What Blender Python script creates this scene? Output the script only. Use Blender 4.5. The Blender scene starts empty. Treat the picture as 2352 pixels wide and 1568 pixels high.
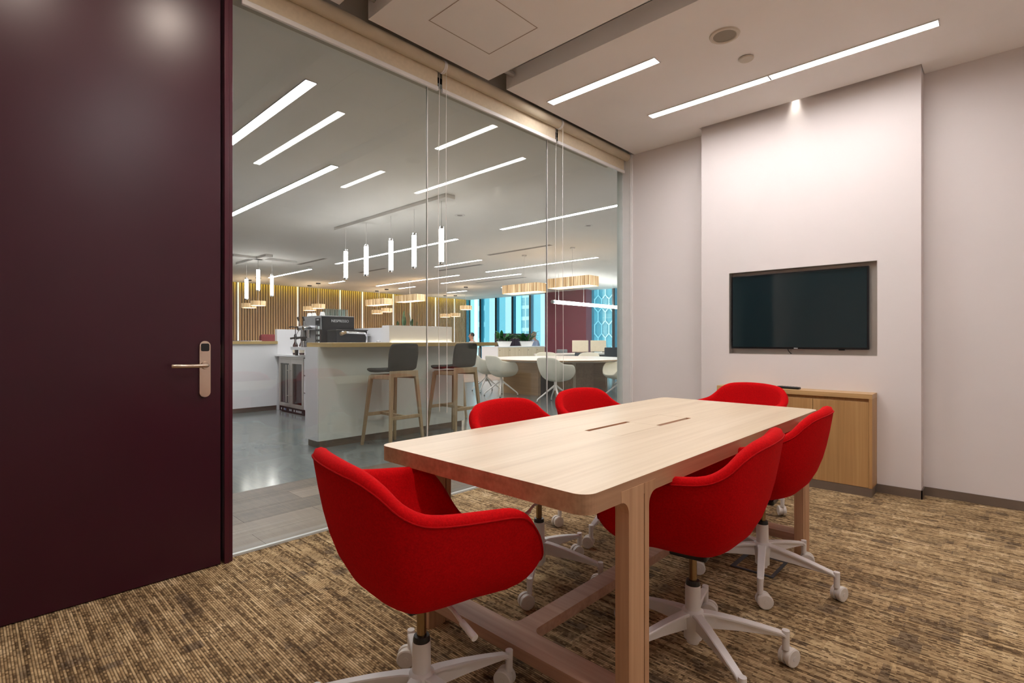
import bpy, bmesh, math, random
from mathutils import Vector, Matrix
from mathutils.geometry import tessellate_polygon
random.seed(7)
PI = math.pi
SC = bpy.context.scene
COL = SC.collection

# ------------------------------------------------------------------ camera, world, exposure
FPX, HV, CAMH, CAMA = 1188.0, 782.0, 1.12, math.radians(43.4)
cam_d = bpy.data.cameras.new('camera')
cam_d.sensor_width = 36.0
cam_d.lens = FPX / 2352.0 * 36.0
cam_d.shift_y = -(784.0 - HV) / 2352.0
cam_d.clip_start = 0.05
cam_d.clip_end = 600
cam = bpy.data.objects.new('camera', cam_d)
COL.objects.link(cam)
cam.location = (0, 0, CAMH)
cam.rotation_euler = (PI / 2, 0, CAMA - PI / 2)
SC.camera = cam

world = bpy.data.worlds.new('world')
SC.world = world
world.use_nodes = True
bgn = world.node_tree.nodes['Background']
bgn.inputs[0].default_value = (0.84, 0.96, 1.0, 1)
bgn.inputs[1].default_value = 1.35

SC.view_settings.view_transform = 'Standard'
SC.view_settings.look = 'None'
SC.view_settings.gamma = 1.0
SC.view_settings.use_curve_mapping = False
SC.view_settings.exposure = 0.62
STRIP = 36.0          # emission of the linear ceiling lamps
SC.cycles.use_denoising = True
SC.cycles.max_bounces = 8
SC.cycles.diffuse_bounces = 5
SC.cycles.transparent_max_bounces = 12
SC.cycles.sample_clamp_indirect = 6.0
SC.cycles.caustics_reflective = False
SC.cycles.caustics_refractive = False


# ------------------------------------------------------------------ materials
def lin(c):
    out = []
    for v in c[:3]:
        v = v / 255.0
        out.append(v / 12.92 if v <= 0.04045 else ((v + 0.055) / 1.055) ** 2.4)
    return (out[0], out[1], out[2], 1.0)


MATS = {}


def new_mat(name):
    m = bpy.data.materials.new(name)
    m.use_nodes = True
    nt = m.node_tree
    b = nt.nodes['Principled BSDF']
    MATS[name] = m
    return m, nt, b


def N(nt, kind, **kw):
    n = nt.nodes.new(kind)
    for k, v in kw.items():
        setattr(n, k, v)
    return n


def math_node(nt, op, a, b=None):
    n = nt.nodes.new('ShaderNodeMath')
    n.operation = op
    for i, x in enumerate((a, b)):
        if x is None:
            continue
        if isinstance(x, (int, float)):
            n.inputs[i].default_value = x
        else:
            nt.links.new(x, n.inputs[i])
    return n.outputs[0]


def ramp(nt, fac, stops):
    r = nt.nodes.new('ShaderNodeValToRGB')
    e = r.color_ramp.elements
    e[0].position, e[0].color = stops[0][0], lin(stops[0][1])
    e[1].position, e[1].color = stops[-1][0], lin(stops[-1][1])
    for p, c in stops[1:-1]:
        x = e.new(p)
        x.color = lin(c)
    nt.links.new(fac, r.inputs[0])
    return r.outputs[0]


def plain(name, col, rough=0.5, metal=0.0, vary=0.03, scale=8.0, bump=0.0, bscale=60.0, coat=0.0, spec=0.5, sheen=0.0):
    m, nt, b = new_mat(name)
    tc = N(nt, 'ShaderNodeTexCoord')
    no = N(nt, 'ShaderNodeTexNoise')
    no.inputs['Scale'].default_value = scale
    no.inputs['Detail'].default_value = 4
    nt.links.new(tc.outputs['Object'], no.inputs['Vector'])
    lo = [max(0, c * (1 - vary)) for c in col]
    hi = [min(255, c * (1 + vary)) for c in col]
    c = ramp(nt, no.outputs['Fac'], [(0.3, lo), (0.7, hi)])
    nt.links.new(c, b.inputs['Base Color'])
    b.inputs['Roughness'].default_value = rough
    b.inputs['Metallic'].default_value = metal
    b.inputs['Specular IOR Level'].default_value = spec
    if coat:
        b.inputs['Coat Weight'].default_value = coat
        b.inputs['Coat Roughness'].default_value = 0.25
    if sheen:
        b.inputs['Sheen Weight'].default_value = sheen
        b.inputs['Sheen Roughness'].default_value = 0.5
        b.inputs['Sheen Tint'].default_value = lin([min(255, x * 1.3 + 30) for x in col])
    if bump:
        n2 = N(nt, 'ShaderNodeTexNoise')
        n2.inputs['Scale'].default_value = bscale
        n2.inputs['Detail'].default_value = 5
        nt.links.new(tc.outputs['Object'], n2.inputs['Vector'])
        bp = N(nt, 'ShaderNodeBump')
        bp.inputs['Strength'].default_value = bump
        bp.inputs['Distance'].default_value = 0.004
        nt.links.new(n2.outputs['Fac'], bp.inputs['Height'])
        nt.links.new(bp.outputs[0], b.inputs['Normal'])
    return m


def wood(name, dark, mid, light, axis='X', rough=0.45, freq=1.0, coat=0.0):
    m, nt, b = new_mat(name)
    tc = N(nt, 'ShaderNodeTexCoord')
    outs = []
    for i, (lo, hi, det) in enumerate(((0.55, 13.0, 4), (1.6, 70.0, 3))):
        mp = N(nt, 'ShaderNodeMapping')
        s = [hi * freq] * 3
        s['XYZ'.index(axis)] = lo * freq
        mp.inputs['Scale'].default_value = s
        nt.links.new(tc.outputs['Object'], mp.inputs['Vector'])
        no = N(nt, 'ShaderNodeTexNoise')
        no.inputs['Scale'].default_value = 1.0
        no.inputs['Detail'].default_value = det
        no.inputs['Distortion'].default_value = 0.6 if i == 0 else 0.0
        nt.links.new(mp.outputs[0], no.inputs['Vector'])
        outs.append(no.outputs['Fac'])
    f = math_node(nt, 'ADD', math_node(nt, 'MULTIPLY', outs[0], 0.62), math_node(nt, 'MULTIPLY', outs[1], 0.38))
    c = ramp(nt, f, [(0.3, dark), (0.5, mid), (0.7, light)])
    nt.links.new(c, b.inputs['Base Color'])
    b.inputs['Roughness'].default_value = rough
    if coat:
        b.inputs['Coat Weight'].default_value = coat
        b.inputs['Coat Roughness'].default_value = 0.3
    bp = N(nt, 'ShaderNodeBump')
    bp.inputs['Strength'].default_value = 0.06
    bp.inputs['Distance'].default_value = 0.002
    nt.links.new(outs[1], bp.inputs['Height'])
    nt.links.new(bp.outputs[0], b.inputs['Normal'])
    return m


def emit(name, col, strength):
    m, nt, b = new_mat(name)
    b.inputs['Base Color'].default_value = lin((240, 240, 240))
    b.inputs['Emission Color'].default_value = lin(col)
    b.inputs['Emission Strength'].default_value = strength
    return m


def glass(name, tint, ior=1.45, rough=0.0):
    m, nt, b = new_mat(name)
    nt.nodes.remove(b)
    out = nt.nodes['Material Output']
    tr = N(nt, 'ShaderNodeBsdfTransparent')
    tr.inputs[0].default_value = lin(tint)
    gl = N(nt, 'ShaderNodeBsdfGlossy')
    gl.inputs['Roughness'].default_value = rough
    gl.inputs[0].default_value = (0.95, 1.0, 0.97, 1)
    ge = N(nt, 'ShaderNodeNewGeometry')
    dt = N(nt, 'ShaderNodeVectorMath', operation='DOT_PRODUCT')
    nt.links.new(ge.outputs['Incoming'], dt.inputs[0])
    nt.links.new(ge.outputs['Normal'], dt.inputs[1])
    f0 = ((ior - 1) / (ior + 1)) ** 2
    g = math_node(nt, 'SUBTRACT', 1.0, math_node(nt, 'ABSOLUTE', dt.outputs['Value']))
    fac = math_node(nt, 'ADD', math_node(nt, 'MULTIPLY', math_node(nt, 'POWER', g, 5.0), 1 - f0), f0)
    mx = N(nt, 'ShaderNodeMixShader')
    nt.links.new(fac, mx.inputs[0])
    nt.links.new(tr.outputs[0], mx.inputs[1])
    nt.links.new(gl.outputs[0], mx.inputs[2])
    nt.links.new(mx.outputs[0], out.inputs[0])
    return m


def carpet_mat():
    m, nt, b = new_mat('carpet')
    tc = N(nt, 'ShaderNodeTexCoord')
    sp = N(nt, 'ShaderNodeSeparateXYZ')
    nt.links.new(tc.outputs['Object'], sp.inputs[0])
    x, y = sp.outputs[0], sp.outputs[1]
    PITCH = 0.0084

    def fl(a, s):
        return math_node(nt, 'FLOOR', math_node(nt, 'DIVIDE', a, s))

    def white(u, v):
        cb = N(nt, 'ShaderNodeCombineXYZ')
        nt.links.new(u, cb.inputs[0])
        nt.links.new(v, cb.inputs[1])
        w = N(nt, 'ShaderNodeTexWhiteNoise')
        w.noise_dimensions = '2D'
        nt.links.new(cb.outputs[0], w.inputs['Vector'])
        return w.outputs['Value']

    def add(a, c):
        return math_node(nt, 'ADD', a, c)

    def mul(a, c):
        return math_node(nt, 'MULTIPLY', a, c)
    row = fl(x, PITCH)
    zero = mul(x, 0.0)
    # rectangular woven patches of three sizes, each column of patches shifted along the yarn
    c1 = fl(x, PITCH * 9)
    p1 = white(c1, fl(add(y, white(c1, zero)), 0.055))
    c2 = fl(x, PITCH * 5)
    p2 = white(c2, fl(add(y, mul(white(c2, add(zero, 7.0)), 2.0)), 0.17))
    c3 = fl(x, PITCH * 12)
    p3 = white(c3, fl(add(y, mul(white(c3, add(zero, 3.0)), 1.3)), 0.10))
    vp = add(mul(p1, 0.36), add(mul(p2, 0.32), mul(p3, 0.32)))
    base = ramp(nt, vp, [(0.14, (122, 106, 88)), (0.28, (156, 134, 104)), (0.50, (178, 153, 118)), (0.72, (192, 169, 134)), (0.88, (206, 185, 152))])
    # single yarns: long dashes and short stitches, lighter or darker than their patch
    p4 = white(row, fl(add(y, mul(white(row, add(zero, 5.0)), 1.7)), 0.22))
    st = white(row, fl(add(y, mul(white(row, add(zero, 9.0)), 0.02)), 0.0125))
    vy = add(mul(p4, 0.55), mul(st, 0.45))
    yarn = ramp(nt, vy, [(0.18, (128, 120, 112)), (0.42, (196, 188, 178)), (0.60, (240, 237, 230)), (0.80, (255, 255, 252))])
    ml = N(nt, 'ShaderNodeMix', data_type='RGBA', blend_type='MULTIPLY')
    ml.inputs[0].default_value = 1.0
    nt.links.new(base, ml.inputs[6])
    nt.links.new(yarn, ml.inputs[7])
    gain = N(nt, 'ShaderNodeMix', data_type='RGBA', blend_type='MULTIPLY')
    gain.inputs[0].default_value = 1.0
    nt.links.new(ml.outputs[2], gain.inputs[6])
    gain.inputs[7].default_value = (1.45, 1.45, 1.45, 1)
    gain.clamp_result = False
    col = gain.outputs[2]
    # dark valley between the yarn rows
    ph = math_node(nt, 'FRACT', math_node(nt, 'DIVIDE', x, PITCH))
    rid = math_node(nt, 'SINE', mul(ph, PI))
    rid = math_node(nt, 'POWER', rid, 0.6)
    mx = N(nt, 'ShaderNodeMix', data_type='RGBA')
    nt.links.new(rid, mx.inputs[0])
    mx.inputs[6].default_value = lin((92, 74, 52))
    nt.links.new(col, mx.inputs[7])
    nt.links.new(mx.outputs[2], b.inputs['Base Color'])
    b.inputs['Roughness'].default_value = 0.95
    b.inputs['Specular IOR Level'].default_value = 0.1
    hgt = add(rid, mul(st, 0.5))
    bp = N(nt, 'ShaderNodeBump')
    bp.inputs['Strength'].default_value = 0.8
    bp.inputs['Distance'].default_value = 0.003
    nt.links.new(hgt, bp.inputs['Height'])
    nt.links.new(bp.outputs[0], b.inputs['Normal'])
    return m


plain('wall_paint', (226, 219, 217), 0.75, vary=0.008, scale=2)
plain('ceiling_paint', (244, 241, 238), 0.8, vary=0.008, scale=2)
plain('pocket_paint', (196, 188, 176), 0.8, vary=0.02)
plain('steel', (196, 191, 184), 0.36, metal=0.7, vary=0.04, scale=3)
plain('dark_steel', (132, 120, 110), 0.42, metal=0.6, vary=0.05, scale=5)
plain('nickel', (205, 188, 172), 0.28, metal=1.0, vary=0.03, scale=6)
plain('chrome', (225, 225, 228), 0.12, metal=1.0, vary=0.02)
plain('bronze_tube', (150, 128, 98), 0.18, metal=1.0, vary=0.03)
plain('burgundy', (57, 15, 31), 0.32, vary=0.04, scale=3, spec=0.4)
plain('burgundy_frame', (70, 16, 34), 0.30, vary=0.04, scale=4)
plain('red_wool', (190, 10, 15), 0.95, vary=0.07, scale=180, bump=0.35, bscale=420, spec=0.08, sheen=0.12)
plain('red_piping', (166, 8, 12), 0.9, vary=0.05, scale=120, spec=0.1)
plain('white_plastic', (226, 222, 218), 0.38, vary=0.01)
plain('white_caster', (222, 216, 208), 0.45, vary=0.012)
plain('black_plastic', (18, 18, 20), 0.35, vary=0.1)
plain('black_gap', (10, 9, 8), 0.9)
plain('tv_bezel', (12, 14, 20), 0.25, vary=0.05)
plain('blind_fabric', (214, 200, 174), 0.85, vary=0.02, scale=40, bump=0.1, bscale=500)
plain('blind_tube', (196, 184, 160), 0.6, vary=0.02)
plain('rail_white', (228, 226, 224), 0.4, vary=0.01)
plain('chain_white', (236, 234, 228), 0.4, vary=0.01)
plain('glass_edge', (200, 207, 204), 0.3, metal=0.1, vary=0.02)
plain('bar_white', (236, 236, 238), 0.32, vary=0.008, scale=2)
plain('bar_grey', (226, 230, 225), 0.28, vary=0.01, scale=2)
plain('brass_wood', (182, 154, 96), 0.35, vary=0.03, scale=4)
plain('concrete_floor', (116, 122, 120), 0.17, vary=0.06, scale=1.2, spec=0.6)
plain('stool_wool', (62, 64, 62), 0.9, vary=0.14, scale=160, bump=0.3, bscale=300, spec=0.15)
plain('stool_seat', (120, 112, 92), 0.6, vary=0.06, scale=60)
plain('machine_dark', (24, 30, 36), 0.32, vary=0.05, spec=0.2)
plain('machine_silver', (184, 186, 188), 0.34, metal=0.5, vary=0.03)
plain('syrup', (62, 20, 22), 0.15, vary=0.1)
plain('porcelain', (240, 240, 238), 0.2, vary=0.01)
plain('cream_shell', (222, 220, 204), 0.42, vary=0.012)
plain('cream_panel', (224, 212, 190), 0.8, vary=0.02, scale=30)
plain('grey_chair', (120, 122, 124), 0.8, vary=0.05)
plain('teal_chair', (46, 66, 78), 0.85, vary=0.08, scale=40)
plain('plum_paint', (122, 36, 62), 0.55, vary=0.03)
plain('plum_partition', (72, 58, 70), 0.85, vary=0.05, scale=20)
plain('leaf', (62, 128, 70), 0.4, vary=0.25, scale=12)
plain('leaf_light', (128, 160, 104), 0.4, vary=0.3, scale=14)
plain('soil', (58, 44, 34), 0.95, vary=0.2)
plain('teal_mullion', (20, 128, 156), 0.4, vary=0.05)
plain('dark_mullion', (14, 34, 44), 0.5, vary=0.05)
plain('tower_pale', (196, 220, 226), 0.7, vary=0.04)
plain('tower_window', (128, 176, 188), 0.25, vary=0.08)
plain('tower_teal', (112, 176, 190), 0.35, vary=0.06)
plain('tower_frame', (226, 240, 244), 0.6, vary=0.02)
plain('skin', (196, 146, 122), 0.55, vary=0.04)
plain('hair_dark', (44, 36, 34), 0.7, vary=0.1)
plain('hair_grey', (150, 150, 152), 0.7, vary=0.1)
plain('shirt_pale', (196, 214, 226), 0.85, vary=0.03)
plain('shirt_blue', (150, 172, 206), 0.85, vary=0.03)
plain('trousers_navy', (40, 44, 58), 0.9, vary=0.05)
plain('speaker_grille', (150, 142, 128), 0.8, vary=0.06, scale=400)
plain('speaker_rim', (206, 196, 180), 0.5, vary=0.01)
plain('slot_grey', (128, 126, 122), 0.6, vary=0.04)
plain('sofa_red', (150, 52, 58), 0.85, vary=0.05)
plain('paper_blue', (120, 140, 190), 0.7, vary=0.1)
plain('dark_recess', (36, 36, 36), 0.6, vary=0.05)
plain('floor_box', (70, 76, 84), 0.45, metal=0.5, vary=0.05)
plain('slot_red', (176, 72, 44), 0.6, vary=0.05)
plain('hatch_gap', (176, 160, 146), 0.9)
plain('mark_silver', (200, 204, 208), 0.4, vary=0.01)
plain('control_panel', (36, 38, 42), 0.3, vary=0.05)
plain('button_white', (214, 226, 222), 0.4, vary=0.03)
plain('slat_back', (104, 78, 58), 0.8, vary=0.06)
wood('oak_top', (200, 179, 151), (213, 194, 166), (225, 208, 183), 'X', 0.36, 1.0, coat=0.15)
wood('oak_edge', (150, 112, 84), (178, 138, 106), (200, 160, 126), 'X', 0.5)
wood('oak_leg', (164, 124, 92), (192, 150, 114), (212, 172, 134), 'Z', 0.5)
wood('oak_beam', (158, 120, 98), (182, 142, 118), (202, 164, 138), 'Y', 0.5)
wood('oak_cabinet', (158, 118, 72), (180, 138, 88), (196, 156, 104), 'Z', 0.45)
wood('oak_cabinet_top', (176, 138, 90), (194, 156, 106), (208, 172, 124), 'Y', 0.42)
wood('stool_wood', (148, 128, 100), (172, 152, 122), (190, 170, 138), 'Z', 0.5)
wood('slat_wood', (168, 128, 84), (190, 150, 102), (206, 166, 118), 'Z', 0.55)
wood('table_panel', (140, 112, 84), (162, 132, 100), (180, 148, 114), 'Y', 0.5)
wood('table_white', (212, 204, 194), (222, 214, 204), (232, 224, 216), 'Y', 0.3)
wood('locker_wood', (196, 178, 148), (208, 190, 160), (218, 202, 174), 'Z', 0.5)
for i in range(4):
    k = 0.72 + 0.06 * i
    wood('plank_%d' % i, [c * k for c in (138, 120, 106)], [c * k for c in (160, 142, 126)], [c * k for c in (178, 162, 146)], 'X', 0.42, 0.8)
wood('far_plank', (112, 96, 84), (130, 112, 98), (146, 128, 112), 'X', 0.4)
carpet_mat()
emit('strip_light', (253, 248, 247), STRIP)
emit('office_strip', (252, 246, 252), STRIP * 1.15)
emit('tube_light', (255, 248, 244), 14.0)
emit('lamp_glow', (255, 226, 190), 6.0)
emit('cove_glow', (222, 226, 56), 12.0)
emit('planter_glow', (255, 236, 200), 5.0)
emit('spot_glow', (255, 238, 214), 10.0)
emit('downlight_glow', (255, 240, 224), 300.0)
emit('strip_white', (250, 248, 246), 0.45)
glass('pane_clear', (247, 250, 248), 1.52)
glass('outer_pane', (240, 250, 252), 1.45)
glass('frost_pane', (196, 232, 240), 1.4, 0.1)
glass('drink_glass', (244, 248, 248), 2.3, 0.05)
glass('fridge_glass', (150, 158, 164), 1.6, 0.02)
m, nt, b = new_mat('tv_screen')
b.inputs['Base Color'].default_value = (0.008, 0.020, 0.024, 1)  # teal put into the base colour to stand in for a reflection
b.inputs['Roughness'].default_value = 0.06
b.inputs['Specular IOR Level'].default_value = 0.6
# strips of pale reed on the lamp shades
m, nt, b = new_mat('reed_shade')
tc = N(nt, 'ShaderNodeTexCoord')
mp = N(nt, 'ShaderNodeMapping')
mp.inputs['Scale'].default_value = (60, 60, 1.5)
nt.links.new(tc.outputs['Object'], mp.inputs['Vector'])
no = N(nt, 'ShaderNodeTexNoise')
no.inputs['Scale'].default_value = 1.0
nt.links.new(mp.outputs[0], no.inputs['Vector'])
c = ramp(nt, no.outputs['Fac'], [(0.32, (150, 112, 72)), (0.5, (206, 170, 124)), (0.66, (250, 226, 190))])
nt.links.new(c, b.inputs['Base Color'])
nt.links.new(c, b.inputs['Emission Color'])
b.inputs['Emission Strength'].default_value = 0.55
b.inputs['Roughness'].default_value = 0.7


# ------------------------------------------------------------------ mesh helpers
OFF = {}


def M(x):
    return MATS[x] if isinstance(x, str) else x


def bm_box(bm, p0, p1, bev=0.0, seg=2):
    c = [(p0[i] + p1[i]) / 2 for i in range(3)]
    s = [abs(p1[i] - p0[i]) for i in range(3)]
    r = bmesh.ops.create_cube(bm, size=1.0, matrix=Matrix.Translation(c) @ Matrix.Diagonal((s[0], s[1], s[2], 1)))
    if bev:
        es = list({e for v in r['verts'] for e in v.link_edges})
        bmesh.ops.bevel(bm, geom=es, offset=bev, segments=seg, profile=0.5, affect='EDGES')
    return bm


def bm_cyl(bm, a, b, r0, r1=None, seg=16, caps=True):
    a, b = Vector(a), Vector(b)
    d = b - a
    q = d.to_track_quat('Z', 'Y').to_matrix().to_4x4()
    bmesh.ops.create_cone(bm, cap_ends=caps, segments=seg, radius1=r0, radius2=r0 if r1 is None else r1, depth=d.length,
                          matrix=Matrix.Translation((a + b) / 2) @ q)
    return bm


def bm_tube(bm, pts, rad, seg=10):
    """a round tube through pts; rad a number or one per point"""
    pts = [Vector(p) for p in pts]
    n = len(pts)
    rads = rad if isinstance(rad, (list, tuple)) else [rad] * n
    rings = []
    up = Vector((0, 0, 1))
    for i, p in enumerate(pts):
        t = (pts[min(i + 1, n - 1)] - pts[max(i - 1, 0)]).normalized()
        ref = up if abs(t.dot(up)) < 0.95 else Vector((1, 0, 0))
        u = t.cross(ref).normalized()
        v = t.cross(u).normalized()
        rings.append([bm.verts.new(p + (u * math.cos(2 * PI * k / seg) + v * math.sin(2 * PI * k / seg)) * rads[i]) for k in range(seg)])
    for i in range(n - 1):
        for k in range(seg):
            bm.faces.new((rings[i][k], rings[i][(k + 1) % seg], rings[i + 1][(k + 1) % seg], rings[i + 1][k]))
    bm.faces.new(rings[0][::-1])
    bm.faces.new(rings[-1])
    return bm


def bm_lathe(bm, prof, seg=24, c=(0, 0, 0)):
    rings = []
    for r, z in prof:
        if r < 1e-5:
            rings.append([bm.verts.new((c[0], c[1], c[2] + z))])
        else:
            rings.append([bm.verts.new((c[0] + r * math.cos(2 * PI * k / seg), c[1] + r * math.sin(2 * PI * k / seg), c[2] + z)) for k in range(seg)])
    for a, b in zip(rings, rings[1:]):
        for k in range(seg):
            k2 = (k + 1) % seg
            if len(a) == 1 and len(b) == 1:
                continue
            if len(a) == 1:
                bm.faces.new((a[0], b[k2], b[k]))
            elif len(b) == 1:
                bm.faces.new((a[k], a[k2], b[0]))
            else:
                bm.faces.new((a[k], a[k2], b[k2], b[k]))
    return bm


def bm_prism(bm, poly, lo, hi, plane='XY'):
    """extrude a 2D polygon along the missing axis"""
    def P(a, h):
        return {'XY': (a[0], a[1], h), 'XZ': (a[0], h, a[1]), 'YZ': (h, a[0], a[1])}[plane]
    A = [bm.verts.new(P(p, lo)) for p in poly]
    B = [bm.verts.new(P(p, hi)) for p in poly]
    n = len(poly)
    for i in range(n):
        j = (i + 1) % n
        bm.faces.new((A[i], A[j], B[j], B[i]))
    for tri in tessellate_polygon([[Vector((p[0], p[1], 0)) for p in poly]]):
        bm.faces.new([A[i] for i in tri])
        bm.faces.new([B[i] for i in tri])
    return bm


def rrect(x0, y0, x1, y1, r, seg=6):
    pts = []
    for cx, cy, a in ((x1 - r, y0 + r, -90), (x1 - r, y1 - r, 0), (x0 + r, y1 - r, 90), (x0 + r, y0 + r, 180)):
        for k in range(seg + 1):
            t = math.radians(a + 90.0 * k / seg)
            pts.append((cx + r * math.cos(t), cy + r * math.sin(t)))
    return pts


def obj(name, bm, mat, parent=None, smooth=False, angle=None, off=None):
    bmesh.ops.recalc_face_normals(bm, faces=bm.faces[:])
    me = bpy.data.meshes.new(name)
    o_off = off
    if o_off is None and parent is not None:
        o_off = OFF.get(parent.name)
    if o_off is not None:
        bmesh.ops.translate(bm, verts=bm.verts[:], vec=-Vector(o_off))
    bm.to_mesh(me)
    bm.free()
    if smooth:
        me.polygons.foreach_set('use_smooth', [True] * len(me.polygons))
    for mm in (mat if isinstance(mat, (list, tuple)) else [mat]):
        me.materials.append(M(mm))
    o = bpy.data.objects.new(name, me)
    COL.objects.link(o)
    if smooth and angle:
        try:
            me.set_sharp_from_angle(angle=math.radians(angle))
        except Exception:
            pass
    if parent is not None:
        o.parent = parent
        if parent.name in OFF:
            OFF[o.name] = OFF[parent.name]
    return o


def B():
    return bmesh.new()


def box(name, mat, parent, p0, p1, bev=0.0, seg=2):
    return obj(name, bm_box(B(), p0, p1, bev, seg), mat, parent)


def tag(o, label=None, cat=None, group=None, kind=None):
    if label:
        o['label'] = label
    if cat:
        o['category'] = cat
    if group:
        o['group'] = group
    if kind:
        o['kind'] = kind
    return o


def thing(name, label, cat, loc=(0, 0, 0), rotz=0.0, group=None, world_parts=False):
    o = bpy.data.objects.new(name, None)
    o.empty_display_size = 0.1
    COL.objects.link(o)
    o.location = loc
    o.rotation_euler = (0, 0, rotz)
    tag(o, label, cat, group)
    if world_parts:
        OFF[o.name] = Vector(loc)
    return o


def struct(name, bm, mat, label=None, cat=None):
    o = obj(name, bm, mat)
    o['kind'] = 'structure'
    if label:
        tag(o, label, cat)
    return o


def kids(o):
    return [c for c in bpy.data.objects if c.parent == o]


def dup(root, loc, rotz, label=None, group=None):
    def cp(o, parent):
        c = o.copy()
        COL.objects.link(c)
        c.parent = parent
        for ch in KIDS[o.name]:
            cp(ch, c)
        return c
    KIDS = {}

    def walk(o):
        KIDS[o.name] = list(o.children)
        for c in o.children:
            walk(c)
    walk(root)
    r = cp(root, None)
    r.location = loc
    r.rotation_euler = (0, 0, rotz)
    tag(r, label, None, group)
    return r


# ------------------------------------------------------------------ the meeting room shell
CZ = 3.055         # underside of the room ceiling
WX = 4.785         # face of the TV wall
PX = 4.64          # face of the pillar that carries the TV
GY = 2.93          # glass plane
fl = struct('floor', bm_box(B(), (-2.6, -1.7, -0.08), (WX + 0.15, 2.905, 0.0)), 'carpet', 'brown and tan woven carpet of the meeting room', 'carpet')

# ceiling: three lowered panels with open slots between them, an upper slab behind
def panel(name, poly):
    return struct(name, bm_prism(B(), poly, CZ, CZ + 0.13), 'ceiling_paint')


panel('ceiling', [(2.867, -1.7), (WX, -1.7), (WX, 0.405), (4.598, 0.405), (4.598, 2.0), (WX, 2.0), (WX, 2.772), (2.867, 2.772)])
panel('ceiling_panel_slotted', [(1.67, -1.7), (2.677, -1.7), (2.677, 2.772), (1.67, 2.772)])
panel('ceiling_panel_entrance', [(-2.6, -1.7), (1.482, -1.7), (1.482, 2.772), (-2.6, 2.772)])
struct('ceiling_upper', bm_box(B(), (-2.6, -1.7, CZ + 0.26), (WX + 0.15, 3.1, CZ + 0.34)), 'ceiling_paint')
# steel rail of the air slot in each opening
for i, x in enumerate((1.555, 2.75)):
    o = struct('trim_%d' % (10 + i), bm_cyl(B(), (x - 0.09, 2.70, CZ + 0.09), (x + 0.13, 2.70, CZ + 0.09), 0.02, seg=12), 'steel')
# access hatch: a flush panel in a fine gap
for nm, p0, p1 in (('trim_1', (1.925, 2.083, CZ - 0.0015), (2.435, 2.088, CZ + 0.004)), ('trim_2', (1.925, 2.510, CZ - 0.0015), (2.435, 2.515, CZ + 0.004)),
                   ('trim_3', (1.925, 2.083, CZ - 0.0015), (1.930, 2.515, CZ + 0.004)), ('trim_4', (2.430, 2.083, CZ - 0.0015), (2.435, 2.515, CZ + 0.004))):
    struct(nm, bm_box(B(), p0, p1), 'hatch_gap')

# walls
struct('wall_right', bm_box(B(), (WX, -1.7, 0), (WX + 0.15, 2.79, CZ + 0.26)), 'wall_paint')
struct('wall_front', bm_box(B(), (-2.6, -1.85, 0), (WX + 0.15, -1.7, CZ + 0.26)), 'wall_paint')
struct('wall_left', bm_box(B(), (-2.75, -1.85, 0), (-2.6, 3.1, CZ + 0.26)), 'wall_paint')
struct('wall_door', bm_box(B(), (-2.6, 2.80, 0), (-0.12, 2.98, CZ + 0.26)), 'wall_paint')
bm = B()
NY0, NY1, NZ0, NZ1 = 0.666, 1.747, 1.006, 1.715
for p0, p1 in (((PX, 0.41, 0), (WX + 0.01, NY0, CZ + 0.26)), ((PX, NY1, 0), (WX + 0.01, 1.996, CZ + 0.26)),
               ((PX, NY0, 0), (WX + 0.01, NY1, NZ0)), ((PX, NY0, NZ1), (WX + 0.01, NY1, CZ + 0.26))):
    bm_box(bm, p0, p1)
struct('wall_pillar', bm, 'wall_paint')
struct('wall_corner', bm_box(B(), (WX, 2.79, CZ), (WX + 0.15, 3.10, CZ + 0.26)), 'wall_paint')
# steel lining of the niche
bm = B()
bm_box(bm, (4.725, NY0, NZ0), (4.735, NY1, NZ1))
struct('trim_5', bm, 'steel')
for i, (p0, p1) in enumerate((((PX - 0.001, NY0, NZ0), (4.725, NY0 + 0.003, NZ1)), ((PX - 0.001, NY1 - 0.003, NZ0), (4.725, NY1, NZ1)),
                              ((PX - 0.001, NY0, NZ0), (4.725, NY1, NZ0 + 0.003)), ((PX - 0.001, NY0, NZ1 - 0.003), (4.725, NY1, NZ1)))):
    struct('trim_%d' % (6 + i), bm_box(B(), p0, p1), 'steel')
# dark steel skirting
for nm, p0, p1 in (('baseboard_right', (WX - 0.008, -1.7, 0), (WX, 0.402, 0.062)), ('baseboard_pillar', (PX - 0.008, 0.402, 0), (PX, 0.668, 0.062)),
                   ('baseboard_return', (PX - 0.008, 0.402, 0), (WX, 0.410, 0.062)), ('baseboard_corner', (WX - 0.008, 1.997, 0), (WX, 2.79, 0.062)),
                   ('baseboard_niche', (PX - 0.008, 1.80, 0), (PX, 1.996, 0.062))):
    struct(nm, bm_box(B(), p0, p1), 'dark_steel')
# vertical groove lines of the cover profile beside the glass
struct('trim_12', bm_box(B(), (WX - 0.02, 2.79, 0), (WX + 0.15, 2.90, CZ)), 'rail_white')
struct('trim_13', bm_box(B(), (WX - 0.028, 2.80, 0), (WX - 0.02, 2.806, CZ)), 'rail_white')
struct('trim_14', bm_box(B(), (WX - 0.032, 2.90, 0), (WX + 0.02, 2.96, 2.96)), 'glass_edge')
struct('trim_15', bm_box(B(), (WX - 0.012, 2.885, 0), (WX - 0.005, 2.90, 2.98)), 'dark_recess')

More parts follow.
